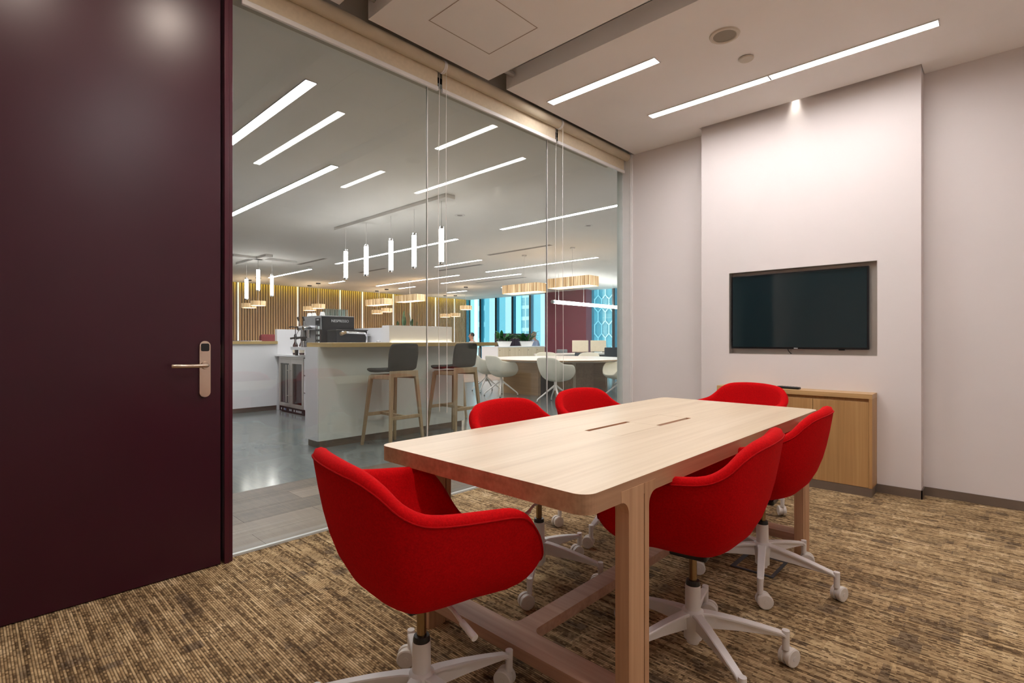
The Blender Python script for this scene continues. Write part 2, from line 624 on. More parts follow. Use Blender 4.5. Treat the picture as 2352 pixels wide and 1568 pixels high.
# glass partition
gw = thing('window_1', 'full-height clear glass partition between meeting room and office', 'window', (0.935, GY, 0), world_parts=True)
gw['kind'] = 'structure'
for a, b_ in ((0.937, 2.226), (2.232, 3.545), (3.551, WX - 0.03)):
    box('pane', 'pane_clear', gw, (a, GY - 0.005, 0.002), (b_, GY + 0.005, 2.945))
for x in (2.229, 3.548):
    box('joint', 'rail_white', gw, (x - 0.003, GY - 0.006, 0.002), (x + 0.003, GY + 0.006, 2.945))
box('bottom_rail', 'glass_edge', gw, (0.935, 2.888, 0), (WX - 0.03, 2.910, 0.012))
box('top_rail', 'black_plastic', gw, (0.935, 2.90, 2.945), (WX - 0.03, 2.96, 2.985))
box('header', 'pocket_paint', gw, (0.935, 2.905, 2.985), (WX - 0.03, 3.10, CZ + 0.26))

# burgundy door with frame, level with the glass
d = thing('door_1', 'tall dark burgundy door with a long metal handle plate', 'door', (0.4, 2.85, 0), world_parts=True)
d['kind'] = 'structure'
box('door_leaf', 'burgundy', d, (-0.075, 2.834, 0.004), (0.878, 2.884, 3.03), 0.003)
fr = box('door_frame', 'burgundy_frame', d, (0.893, 2.826, 0), (0.914, 2.96, 3.05), 0.002)
box('frame_bead', 'burgundy_frame', fr, (0.916, 2.835, 0), (0.934, 2.96, 3.05), 0.002)
box('frame_back', 'black_gap', fr, (0.878, 2.89, 0), (0.93, 2.958, 3.05))
box('door_frame', 'burgundy_frame', d, (-0.12, 2.826, 0), (-0.085, 2.96, 3.05), 0.002)
box('strike_plate', 'nickel', d, (0.884, 2.876, 0.93), (0.892, 2.89, 1.10), 0.001)
hx = 0.805
pl = obj('handle_plate', bm_prism(B(), rrect(hx - 0.024, 0.845, hx + 0.024, 1.118, 0.0235, 8), 2.822, 2.834, 'XZ'), 'nickel', d)
obj('card_reader', bm_prism(B(), rrect(hx - 0.018, 1.068, hx + 0.018, 1.106, 0.008, 6), 2.819, 2.823, 'XZ'), 'black_plastic', pl)
bm = B()
bm_tube(bm, [(hx, 2.825, 1.0), (hx, 2.79, 1.0), (hx - 0.006, 2.778, 1.0), (hx - 0.025, 2.772, 1.0), (hx - 0.09, 2.772, 1.0), (hx - 0.135, 2.775, 1.001), (hx - 0.147, 2.782, 1.001)], 0.0095, 14)
obj('lever', bm, 'nickel', pl, smooth=True, angle=50)
obj('rosette', bm_cyl(B(), (hx, 2.823, 1.0), (hx, 2.812, 1.0), 0.020, 0.017, 20), 'nickel', pl)

# ------------------------------------------------------------------ ceiling fittings of the room
def strip_lamp(x, y0, y1, z, w, label, group, mat='strip_light', joints=()):
    t = thing('strip_lamp', label, 'ceiling light', (x, (y0 + y1) / 2, z), group=group, world_parts=True)
    box('diffuser', mat, t, (x - w / 2 + 0.003, y0, z - 0.002), (x + w / 2 - 0.003, y1, z + 0.02))
    box('end_cap', 'rail_white', t, (x - w / 2, y0 - 0.008, z - 0.008), (x + w / 2, y0, z + 0.02))
    box('end_cap', 'rail_white', t, (x - w / 2, y1, z - 0.008), (x + w / 2, y1 + 0.008, z + 0.02))
    for sx in (-1, 1):
        box('side_lip', 'rail_white', t, (x + sx * w / 2 - 0.0025, y0 - 0.008, z - 0.008), (x + sx * w / 2 + 0.0025, y1 + 0.008, z + 0.001))  # lips added to cut off light at the wall tops, replacing a recess
    for yj in joints:
        box('joint_clip', 'slot_grey', t, (x - w / 2, yj - 0.006, z - 0.006), (x + w / 2, yj + 0.006, z + 0.0))
    return t


RG = 'strip lamps in the meeting room ceiling'
strip_lamp(3.272, 1.722, 2.662, CZ, 0.078, 'short white strip lamp in the meeting room ceiling left of the speaker', RG)
strip_lamp(3.272, -0.18, 0.74, CZ, 0.078, 'short strip lamp above the right edge of the photo', RG)
strip_lamp(4.062, 0.277, 2.195, CZ, 0.078, 'long white strip lamp in the ceiling in front of the TV pillar', RG, joints=(1.237,))
strip_lamp(0.95, -1.3, 0.70, CZ, 0.078, 'unseen fill strip lamp added overhead behind the camera', RG)  # extra unseen lamp, added as fill to balance the room light
strip_lamp(2.19, -0.06, 1.80, CZ, 0.078, 'strip lamp overhead, seen only reflected in the glass', RG, joints=(0.87,))

t = thing('ceiling_speaker', 'round ceiling loudspeaker with grey grille and cream rim', 'speaker', (3.308, 1.274, CZ), world_parts=True)
obj('rim', bm_lathe(B(), [(0.068, -0.006), (0.074, -0.010), (0.088, -0.008), (0.092, 0.0), (0.068, 0.0)], 40, (3.308, 1.274, CZ)), 'speaker_rim', t, True, 40)
obj('grille', bm_lathe(B(), [(0.0, -0.005), (0.068, -0.005), (0.068, 0.0)], 40, (3.308, 1.274, CZ)), 'speaker_grille', t)
t = thing('smoke_sensor', 'small round white sensor disc on the meeting room ceiling', 'sensor', (3.676, 1.268, CZ), world_parts=True)
obj('disc', bm_lathe(B(), [(0.0, -0.014), (0.044, -0.013), (0.048, -0.008), (0.048, -0.004)], 32, (3.676, 1.268, CZ)), 'speaker_rim', t, True, 40)
obj('mounting_ring', bm_lathe(B(), [(0.042, -0.006), (0.042, 0.0)], 32, (3.676, 1.268, CZ)), 'slot_grey', t)

for x_, y_, lab in ((0.83, 2.02, 'recessed downlight near the door, right of two'), (0.16, 1.95, 'recessed downlight near the door, left of two')):
    t = thing('downlight', lab, 'downlight', (x_, y_, CZ), group='downlights by the burgundy door', world_parts=True)
    obj('ring', bm_lathe(B(), [(0.045, -0.002), (0.05, -0.006), (0.062, -0.005), (0.064, 0.0)], 24, (x_, y_, CZ)), 'rail_white', t, True, 40)
    obj('lens', bm_lathe(B(), [(0.0, -0.001), (0.045, -0.001), (0.045, 0.0)], 24, (x_, y_, CZ)), 'downlight_glow', t)

# wall washer hidden in the slot in front of the pillar
t = thing('wall_washer', 'small spotlight tucked in the slot above the TV pillar', 'spotlight', (4.625, 1.20, CZ + 0.1), world_parts=True)
obj('housing', bm_cyl(B(), (4.616, 1.215, CZ + 0.08), (4.616, 1.215, CZ + 0.26), 0.012, 0.012, 16), 'rail_white', t)
ld = bpy.data.lights.new('spot', 'SPOT')
ld.energy = 4
ld.color = (1.0, 0.93, 0.84)
ld.spot_size = math.radians(56)
ld.spot_blend = 1.0
ld.shadow_soft_size = 0.022
lo = bpy.data.objects.new('spot_light', ld)
COL.objects.link(lo)
lo.parent = t
lo.location = Vector((4.616, 1.215, CZ + 0.06)) - Vector((4.625, 1.20, CZ + 0.1))
lo.rotation_euler = (0, math.radians(-3), 0)

# ------------------------------------------------------------------ roller blinds
def blind(x0, x1, label, chain):
    y = 2.835
    t = thing('roller_blind', label, 'blind', (x0, y, 2.9), group='cream roller blinds drawn up along the glass', world_parts=True)
    obj('roller_tube', bm_cyl(B(), (x0 + 0.012, y, 3.03), (x1 - 0.012, y, 3.03), 0.040, seg=28), 'blind_tube', t, True, 40)
    for x in (x0, x1 - 0.012):
        obj('bracket', bm_cyl(B(), (x, y, 3.03), (x + 0.012, y, 3.03), 0.044, seg=28), 'rail_white', t, True, 40)
    box('fabric', 'blind_fabric', t, (x0 + 0.02, y + 0.030, 2.895), (x1 - 0.02, y + 0.034, 3.03))
    box('bottom_bar', 'rail_white', t, (x0 + 0.016, y + 0.022, 2.868), (x1 - 0.016, y + 0.042, 2.897), 0.004)
    if chain:
        for yy, nm in ((y - 0.036, 'a'), (y + 0.040, 'b')):
            bm = B()
            zs = 3.03
            pts = []
            for k in range(25):
                f = k / 24.0
                dx = 0.012 * math.sin(f * PI) if yy > y else 0.004 * math.sin(f * 5)
                pts.append((x0 + 0.004 - dx, yy, zs - f * (zs - 0.62)))
            bm_tube(bm, pts, 0.0021, 6)
            obj('bead_chain', bm, 'chain_white', t)
    return t


blind(0.97, 2.292, 'roller blind nearest the burgundy door', False)
blind(2.294, 3.606, 'middle roller blind with a bead chain at its left end', True)
blind(3.608, WX - 0.03, 'roller blind nearest the TV wall, with a bead chain', True)

# ------------------------------------------------------------------ conference table
TX0, TX1, TY0, TY1, TZ = 1.04, 3.235, 0.733, 1.652, 0.74
t = thing('conference_table', 'long light oak meeting table with two cable slots', 'table', (TX0, TY0, 0), world_parts=True)
outer = rrect(TX0, TY0, TX1, TY1, 0.045, 8)
hole = [(1.80, 1.104), (2.448, 1.104), (2.448, 1.281), (1.80, 1.281)]
bm = B()
allp = outer + hole
top = [bm.verts.new((p[0], p[1], TZ)) for p in allp]
bot = [bm.verts.new((p[0], p[1], TZ - 0.052)) for p in allp]
for tri in tessellate_polygon([[Vector((p[0], p[1], 0)) for p in outer], [Vector((p[0], p[1], 0)) for p in hole]]):
    f = bm.faces.new([top[i] for i in tri])
    f2 = bm.faces.new([bot[i] for i in tri])
no_ = len(outer)
for base, n in ((0, no_), (no_, 4)):
    for i in range(n):
        a, c = base + i, base + (i + 1) % n
        bm.faces.new((top[a], top[c], bot[c], bot[a]))
bmesh.ops.recalc_face_normals(bm, faces=bm.faces[:])
for f in bm.faces:
    f.material_index = 0 if (abs(f.normal.z) > 0.5 and f.calc_center_median().z > TZ - 0.01) else 1
obj('tabletop', bm, ['oak_top', 'oak_edge'], t)
box('cable_flap', 'oak_top', t, (1.8015, 1.1055, TZ - 0.015), (2.1325, 1.2565, TZ))
box('cable_flap', 'oak_top', t, (2.1345, 1.1285, TZ - 0.015), (2.4465, 1.2795, TZ))
box('cable_tray', 'slot_red', t, (1.8005, 1.1045, TZ - 0.05), (2.4475, 1.2805, TZ - 0.02))
LEGTOP = TZ - 0.022


def leg_poly(xa, xb, flare_l, flare_r, zt):
    r = 0.038
    p = [(xa, 0.0), (xb, 0.0)]
    zu = TZ - 0.052
    if flare_r:
        p += [(xb + r - r * math.cos(math.radians(a)), zu - r + r * math.sin(math.radians(a))) for a in range(0, 91, 15)]
        p += [(xb + r, zt)]
    else:
        p += [(xb, zt)]
    if flare_l:
        p += [(xa - r, zt)]
        p += [(xa - r + r * math.cos(math.radians(a)), zu - r + r * math.sin(math.radians(a))) for a in range(90, -1, -15)]
    else:
        p += [(xa, zt)]
    return p


for ya, yb in ((TY0 - 0.001, TY0 + 0.042), (TY1 - 0.042, TY1 + 0.001)):
    lg = obj('leg', bm_prism(B(), leg_poly(1.235, 1.316, True, False, LEGTOP), ya, yb, 'XZ'), 'oak_leg', t)
    obj('leg_strip', bm_prism(B(), leg_poly(1.321, 1.345, False, True, LEGTOP), ya, yb, 'XZ'), 'oak_leg', lg)
    box('leg_core', 'black_gap', lg, (1.30, ya + 0.012, 0.0), (1.325, yb - 0.012, 0.70))
    lg = obj('leg', bm_prism(B(), leg_poly(2.965, 3.046, False, True, LEGTOP), ya, yb, 'XZ'), 'oak_leg', t)
    obj('leg_strip', bm_prism(B(), leg_poly(2.936, 2.960, True, False, LEGTOP), ya, yb, 'XZ'), 'oak_leg', lg)
    box('leg_core', 'black_gap', lg, (2.95, ya + 0.012, 0.0), (2.975, yb - 0.012, 0.70))
# H-shaped floor frame with rounded inner corners
ya, yb, sy0, sy1 = TY0 + 0.042, TY1 - 0.042, 1.171, 1.247
bx0, bx1, ex0, ex1, r = 1.238, 1.338, 2.943, 3.043, 0.035


def arc(cx, cy, a0, a1, n=6):
    return [(cx + r * math.cos(math.radians(a0 + (a1 - a0) * k / n)), cy + r * math.sin(math.radians(a0 + (a1 - a0) * k / n))) for k in range(n + 1)]


poly = [(bx0, ya), (bx1, ya)] + arc(bx1 + r, sy0 - r, 180, 90) + arc(ex0 - r, sy0 - r, 90, 0) + [(ex0, ya), (ex1, ya), (ex1, yb), (ex0, yb)] \
    + arc(ex0 - r, sy1 + r, 0, -90) + arc(bx1 + r, sy1 + r, -90, -180) + [(bx1, yb), (bx0, yb)]
obj('floor_frame', bm_prism(B(), poly, 0.083, 0.122), 'oak_beam', t)

# floor socket box under the table
t = thing('floor_box', 'dark metal framed socket box set in the carpet under the table', 'floor box', (2.74, 0.875, 0), world_parts=True)
for p0, p1 in (((2.615, 0.78, 0), (2.866, 0.796, 0.004)), ((2.615, 0.956, 0), (2.866, 0.980, 0.004)), ((2.615, 0.796, 0), (2.632, 0.956, 0.004)), ((2.830, 0.796, 0), (2.866, 0.956, 0.004))):
    box('frame_bar', 'floor_box', t, p0, p1, 0.001, 1)
box('carpet_lid', 'carpet', t, (2.632, 0.796, 0), (2.830, 0.956, 0.003))

# ------------------------------------------------------------------ chairs
RIM = [(.292, 0, .478), (.288, .10, .482), (.275, .18, .495), (.258, .225, .515), (.242, .255, .55), (.215, .276, .605), (.175, .287, .655), (.13, .292, .676), (.05, .295, .684), (-.05, .294, .692),
       (-.13, .288, .705), (-.185, .274, .735), (-.222, .245, .775), (-.252, .19, .802), (-.275, .10, .812), (-.283, 0, .815)]


def catmull(pts, per):
    n = len(pts)
    out = []
    for i in range(n):
        p0, p1, p2, p3 = (Vector(pts[(i + k) % n]) for k in (-1, 0, 1, 2))
        for s in range(per):
            u = s / per
            out.append(0.5 * ((2 * p1) + (p2 - p0) * u + (2 * p0 - 5 * p1 + 4 * p2 - p3) * u * u + (3 * p1 - p0 - 3 * p2 + p3) * u ** 3))
    return out


def bez(a, b_, c, d_, u):
    return a * (1 - u) ** 3 + 3 * b_ * u * (1 - u) ** 2 + 3 * c * u * u * (1 - u) + d_ * u ** 3


def shell(rim_ctrl, zb, zs, th, roll=0.010):
    ctrl = list(rim_ctrl) + [(p[0], -p[1], p[2]) for p in rim_ctrl[-2:0:-1]]
    rim = catmull(ctrl, 3)
    n = len(rim)
    bm = B()
    rows = []
    cb, cs = Vector((0.01, 0, zb)), Vector((0.02, 0, zs))
    prof_all = []
    for P in rim:
        q = Vector((P.x, P.y, 0))
        inw = -q.normalized()
        h = P.z - zb
        wall = min(1.0, max(0.0, (P.z - 0.48) / 0.16))
        k1 = 0.93 - 0.05 * wall
        O = P + Vector((0, 0, -0.012))
        o1 = Vector((P.x * k1, P.y * k1, zb + h * (0.52 - 0.10 * wall)))
        o2 = Vector((P.x * (0.80 - .04 * wall), P.y * (0.80 - .04 * wall), zb - 0.004))
        Q = P + inw * th + Vector((0, 0, -0.012))
        hi = Q.z - zs
        i1 = Vector((Q.x * 0.90, Q.y * 0.90, zs + hi * 0.40))
        i2 = Vector((Q.x * 0.80, Q.y * 0.80, zs - 0.004))
        prof = [bez(O, o1, o2, cb, u) for u in (0.96, 0.84, 0.70, 0.56, 0.44, 0.33, 0.23, 0.13, 0.05, 0.0)]
        prof += [P + inw * th * 0.16 + Vector((0, 0, roll * .55)), P + inw * th * 0.5 + Vector((0, 0, roll)), P + inw * th * 0.84 + Vector((0, 0, roll * .55))]
        prof += [bez(Q, i1, i2, cs, u) for u in (0.0, 0.06, 0.16, 0.28, 0.42, 0.58, 0.74, 0.90)]
        prof_all.append(prof)
    m_ = len(prof_all[0])
    V = [[bm.verts.new(p) for p in pr] for pr in prof_all]
    for i in range(n):
        j = (i + 1) % n
        for k in range(m_ - 1):
            bm.faces.new((V[i][k], V[j][k], V[j][k + 1], V[i][k + 1]))
    vb, vs = bm.verts.new(cb), bm.verts.new(cs)
    for i in range(n):
        j = (i + 1) % n
        bm.faces.new((V[j][0], V[i][0], vb))
        bm.faces.new((V[i][m_ - 1], V[j][m_ - 1], vs))
    return bm, prof_all


def swivel_chair(label, loc, rz, group):
    t = thing('swivel_chair', label, 'chair', loc, rz, group)
    bm, prof = shell(RIM, 0.388, 0.458, 0.046)
    sh = obj('shell', bm, 'red_wool', t, True)
    # welt just outside the rim
    bm = B()
    ring = [pr[9] + (Vector((pr[9].x, pr[9].y, 0)).normalized()) * 0.0006 for pr in prof]
    ring.append(ring[0])
    bm_tube(bm, ring, 0.0026, 6)
    obj('piping', bm, 'red_piping', sh, True)
    bm = bm_lathe(B(), [(0, 0.452), (0.17, 0.452), (0.19, 0.462), (0.185, 0.476), (0.15, 0.484), (0, 0.486)], 32, (0.03, 0, 0))
    obj('seat_pad', bm, 'red_wool', sh, True)
    obj('seat_mechanism', bm_box(B(), (-0.06, -0.05, 0.360), (0.07, 0.05, 0.386), 0.008), 'black_plastic', t)
    bm = B()
    bm_tube(bm, [(0.05, -0.04, 0.372), (0.05, -0.10, 0.368), (0.052, -0.125, 0.358), (0.055, -0.140, 0.350)], 0.006, 8)
    lv = obj('lever', bm, 'white_plastic', t, True, 60)
    obj('lever_grip', bm_cyl(B(), (0.055, -0.136, 0.351), (0.058, -0.20, 0.336), 0.009, 0.010, 14), 'white_plastic', lv, True, 50)
    obj('gas_piston', bm_cyl(B(), (0, 0, 0.24), (0, 0, 0.366), 0.014, seg=20), 'bronze_tube', t, True, 40)
    obj('collar', bm_lathe(B(), [(0.013, 0.272), (0.022, 0.272), (0.0245, 0.262), (0.0245, 0.255), (0.013, 0.255)], 24), 'black_plastic', t, True, 40)
    obj('hub', bm_lathe(B(), [(0.0, 0.256), (0.0255, 0.256), (0.0262, 0.250), (0.0270, 0.172), (0.036, 0.166), (0.040, 0.155), (0.036, 0.110), (0.031, 0.100), (0.031, 0.068), (0.022, 0.066), (0.021, 0.052), (0.0, 0.051)], 28), 'white_plastic', t, True, 40)
    for k in range(5):
        a = 2 * PI * k / 5 + 0.35
        bm = B()
        # tapered arm: a crowned top flange over a thinner web
        secs = [(0.018, 0.166, 0.040, 0.058), (0.06, 0.164, 0.034, 0.056), (0.14, 0.152, 0.031, 0.043), (0.22, 0.136, 0.029, 0.030), (0.286, 0.121, 0.027, 0.018), (0.306, 0.110, 0.024, 0.016)]
        rings = []
        for r_, zt, w, h in secs:
            tw = w * 0.40
            pts = [(w / 2 * 0.8, zt), (w / 2, zt - 0.003), (w / 2, zt - 0.009), (tw / 2, zt - 0.013), (tw / 2, zt - h), (-tw / 2, zt - h), (-tw / 2, zt - 0.013), (-w / 2, zt - 0.009), (-w / 2, zt - 0.003), (-w / 2 * 0.8, zt)]
            rings.append([bm.verts.new((r_ * math.cos(a) - y * math.sin(a), r_ * math.sin(a) + y * math.cos(a), z)) for y, z in pts])
        for A_, B_ in zip(rings, rings[1:]):
            for i in range(10):
                bm.faces.new((A_[i], A_[(i + 1) % 10], B_[(i + 1) % 10], B_[i]))
        bm.faces.new(rings[0])
        bm.faces.new(rings[-1][::-1])
        obj('spoke', bm, 'white_plastic', t, True, 35)
        bm = B()
        bm_cyl(bm, (0, 0, 0.124), (0, 0, 0.058), 0.0125, 0.0115, 14)
        cs = obj('caster', bm, 'white_plastic', t, True, 45)
        cs.location = (0.306 * math.cos(a), 0.306 * math.sin(a), 0)
        w0 = Vector((0.016, 0, 0))
        side = Vector((0, 1, 0))
        bm = B()
        bm_cyl(bm, w0 + Vector((0, -0.007, 0.034)), w0 + Vector((0, 0.007, 0.034)), 0.026, 0.026, 20)
        obj('caster_body', bm, 'white_caster', cs, True, 45)
        for s in (-1, 1):
            bm = B()
            p = w0 + Vector((0, 0, 0.0315))
            bm_cyl(bm, p + side * s * 0.006, p + side * s * 0.020, 0.0312, 0.0312, 28)
            bm_cyl(bm, p + side * s * 0.020, p + side * s * 0.0225, 0.0305, 0.0275, 28)
            bm_cyl(bm, p + side * s * 0.022, p + side * s * 0.0236, 0.009, 0.008, 16)
            obj('wheel', bm, 'white_caster', cs, True, 35)
    return t


CG = 'red swivel chairs around the meeting table'
ch = swivel_chair('red tub chair at the near end of the table, closest to the camera', (0.905, 1.215, 0), math.radians(-11), CG)


def turn_base(c, deg, rz, sw):
    # turn the five-star base under the seat; every caster trails its own way
    n = 0
    for k in c.children:
        kind = k.name.split('.')[0]
        if kind == 'spoke':
            k.rotation_euler = (0, 0, math.radians(deg))
        elif kind == 'caster':
            k.location = Matrix.Rotation(math.radians(deg), 4, 'Z') @ k.location
            k.rotation_euler = (0, 0, math.radians(sw + 28 * math.sin(2.3 * n + deg) - rz))
            n += 1


for loc, rz, base, sw, lab in (((1.775, 0.795, 0), 97, -30, -46, 'red tub chair in front on the right long side of the table'), ((2.59, 0.82, 0), 94, 10, -46, 'red tub chair on the right long side, next to the wooden cabinet'),
                           ((3.57, 1.32, 0), 166, 15, 60, 'red tub chair at the far end of the table under the TV'), ((1.885, 1.605, 0), -88, -7, 133, 'red tub chair on the glass side, nearer the bar stools'),
                           ((2.625, 1.675, 0), -92, -24, 133, 'red tub chair on the glass side, farther from the camera')):
    turn_base(dup(ch, loc, math.radians(rz), lab, CG), base, rz, sw)
turn_base(ch, -21, -11, 133)

# ------------------------------------------------------------------ TV, cabinet, remote
t = thing('television', 'black flat television screen set in a steel niche', 'television', (4.70, 1.22, 1.05), world_parts=True)
box('bezel', 'tv_bezel', t, (4.668, 0.722, 1.051), (4.700, 1.735, 1.684), 0.004)
box('screen', 'tv_screen', t, (4.6655, 0.734, 1.066), (4.669, 1.724, 1.674))
box('wall_mount', 'black_plastic', t, (4.700, 1.0, 1.2), (4.725, 1.45, 1.5))
box('logo', 'mark_silver', t, (4.6665, 1.205, 1.055), (4.668, 1.235, 1.060))
box('sensor_bar', 'black_plastic', t, (4.672, 0.88, 1.043), (4.69, 0.92, 1.0515), 0.002)
bm = B()
bm_tube(bm, [(4.685, 1.285, 1.052), (4.687, 1.28, 1.035), (4.695, 1.27, 1.02), (4.705, 1.262, 1.0095)], 0.003, 8)
obj('cable', bm, 'black_plastic', t)

CX0, CX1, CY0, CY1, CH = 4.445, PX - 0.001, 0.668, 1.778, 0.735
t = thing('cabinet', 'low oak cabinet with three doors under the television', 'cabinet', (CX0, CY0, 0), world_parts=True)
box('top', 'oak_cabinet_top', t, (CX0, CY0, CH - 0.034), (CX1, CY1, CH), 0.001, 1)
for y0, y1 in ((CY0, CY0 + 0.02), (CY1 - 0.02, CY1)):
    box('side_panel', 'oak_cabinet', t, (CX0, y0, 0.062), (CX1, y1, CH - 0.034))
box('carcass', 'oak_cabinet', t, (CX0 + 0.025, CY0 + 0.02, 0.062), (CX1, CY1 - 0.02, CH - 0.034))
box('plinth', 'dark_steel', t, (CX0 + 0.003, CY0 + 0.002, 0), (CX1, CY1, 0.062))
w = (CY1 - CY0 - 0.04) / 3
for k in range(3):
    y0 = CY0 + 0.02 + k * w
    box('door', 'oak_cabinet', t, (CX0 + 0.002, y0 + 0.0015, 0.064), (CX0 + 0.021, y0 + w - 0.0015, CH - 0.058), 0.001, 1)
t = thing('remote_control', 'black remote control lying on the oak cabinet', 'remote control', (4.53, 1.235, CH), math.radians(82))
obj('case', bm_box(B(), (-0.085, -0.022, 0), (0.085, 0.022, 0.019), 0.007, 3), 'black_plastic', t, True, 50)
for i in range(6):
    for j in range(3):
        box('button', 'slot_red' if (i == 5 and j == 0) else 'slot_grey', t, (-0.06 + i * 0.022, -0.013 + j * 0.010, 0.0185), (-0.05 + i * 0.022, -0.007 + j * 0.010, 0.0205))

# ================================================================== the office beyond the glass
OZ = 3.0
EX = 16.05          # window wall
SY = 18.15          # slat wall
struct('floor_office', bm_box(B(), (-2.6, 4.09, -0.08), (EX + 0.3, SY + 0.2, 0.0)), 'concrete_floor')
# corridor of wood-look boards
fc = struct('floor_corridor', bm_box(B(), (-2.6, 2.905, -0.08), (EX, 4.09, -0.004)), 'dark_recess')
random.seed(11)
pm = {}
def plank(x0, x1, y0, y1, mi):
    o = box('plank', 'plank_%d' % mi, fc, (x0 + 0.0008, y0 + 0.0008, -0.004), (x1 - 0.0008, y1 - 0.0008, 0.0))
for k in range(5):
    y0 = 2.912 + k * 0.2356
    x = 0.2 + (k * 0.47) % 0.9 - 0.9
    while x < 5.6:
        plank(x, x + 0.92, y0, min(y0 + 0.2356, 4.09), random.randrange(4))
        x += 0.92
struct('floor_timber', bm_box(B(), (8.4, 10.4, 0.0), (EX, SY, 0.004)), 'far_plank')
struct('ceiling_office', bm_box(B(), (-2.6, 3.10, OZ), (EX, 17.86, OZ + 0.1)), 'ceiling_paint')
struct('ceiling_cove', bm_box(B(), (-2.6, 17.86, OZ + 0.12), (EX + 0.3, SY + 0.2, OZ + 0.2)), 'ceiling_paint')
struct('wall_office_left', bm_box(B(), (-2.75, 3.1, 0), (-2.6, SY + 0.2, OZ + 0.2)), 'wall_paint')
struct('wall_office_near', bm_box(B(), (WX + 0.16, 2.80, 0), (EX, 2.95, OZ + 0.2)), 'wall_paint')

# slat wall
wb = struct('wall_back', bm_box(B(), (-2.6, SY, 0), (EX + 0.3, SY + 0.2, OZ + 0.2)), 'slat_back', 'brown timber slat wall at the back of the office', 'wall')
bm = B()
x = 4.6
lines = [6.13, 8.10, 9.72, 10.66, 12.07, 12.92, 14.25, 15.32]
while x < EX:
    if min(abs(x - l) for l in lines) > 0.05:
        bm_box(bm, (x - 0.024, SY - 0.05, 0), (x + 0.024, SY, OZ + 0.12))
    x += 0.084
o = obj('slat_cladding', bm, 'slat_wood', wb)
o['kind'] = 'stuff'
for l in lines:
    box('light_line', 'strip_white', wb, (l - 0.014, SY - 0.06, 0), (l + 0.014, SY, OZ + 0.12))
t = thing('cove_light', 'yellow cove light washing the top of the slat wall', 'cove light', (10, 17.9, OZ), world_parts=True)
box('led_strip', 'cove_glow', t, (4.6, 17.885, OZ + 0.07), (EX, 17.905, OZ + 0.085))
box('led_profile', 'rail_white', t, (4.6, 17.875, OZ + 0.085), (EX, 17.915, OZ + 0.12))

# window wall with deep teal fins
ww = thing('window_2', 'tall office windows with dark teal vertical fins', 'window', (EX, 10, 0), world_parts=True)
ww['kind'] = 'structure'
ys = [18.13 - k * 1.0 for k in range(15)]
for k, y in enumerate(ys):
    box('mullion', 'teal_mullion', ww, (EX - 0.02, y - 0.045, 0.12), (EX + 0.15, y + 0.045, OZ + 0.1))
    box('mullion_cover', 'dark_mullion', ww, (EX - 0.03, y - 0.055, 0.12), (EX - 0.02, y + 0.055, OZ + 0.1))
    if k < len(ys) - 1:
        box('frosted_pane', 'frost_pane', ww, (EX + 0.10, y - 0.45, 0.12), (EX + 0.11, y - 0.05, OZ + 0.1))
        box('clear_pane', 'outer_pane', ww, (EX + 0.10, y - 0.95, 0.12), (EX + 0.11, y - 0.45, OZ + 0.1))
box('sill', 'rail_white', ww, (EX - 0.05, 4.0, 0), (EX + 0.3, 18.2, 0.12))
struct('wall_office_right', bm_box(B(), (EX, 2.8, 0), (EX + 0.3, 4.08, OZ + 0.2)), 'wall_paint')
struct('ceiling_edge', bm_box(B(), (EX, 4.08, OZ + 0.1), (EX + 0.3, SY + 0.2, OZ + 0.2)), 'ceiling_paint')
struct('wall_plum', bm_box(B(), (15.65, 11.06, 0), (EX - 0.05, 13.02, OZ)), 'plum_paint', 'plum red column between the office windows', 'column')

# ceiling strip lamps of the office
OG = 'strip lamps in the office ceiling'
for x, y0, y1, lab in ((1.723, 3.63, 6.6, 'broad bright office strip lamp, uppermost beside the burgundy door'), (2.73, 5.20, 9.3, 'bright office strip lamp ending at the burgundy door edge above the bar'),
                  (6.22, 3.76, 6.13, 'office strip lamp running to the right glass frame above the plum column'), (6.24, 7.30, 11.82, 'long office strip lamp crossing behind the row of tube pendants'),
                  (6.24, 13.17, 15.87, 'office strip lamp beside the cluster of three tube pendants'), (8.20, 15.03, 15.98, 'short office strip lamp above the coffee machine glasses'),
                  (8.24, 8.78, 10.48, 'office strip lamp just right of the rightmost tube pendant'), (8.20, 3.3, 5.02, 'office strip lamp cut off by the right glass frame'),
                  (9.72, 11.30, 15.60, 'long thin office strip lamp above the two box lampshades'), (9.80, 6.61, 10.24, 'long office strip lamp above the round table lampshades'),
                  (10.75, 14.81, 15.76, 'short office strip lamp between the two box lampshades'), (10.74, 9.82, 13.34, 'long thin office strip lamp above the far windows'),
                  (12.97, 14.63, 15.76, 'short office strip lamp just above the far window corner'), (13.05, 10.4, 12.85, 'distant office strip lamp behind the reed lampshades')):
    strip_lamp(x, y0, y1, OZ, 0.085, lab, OG, 'office_strip')
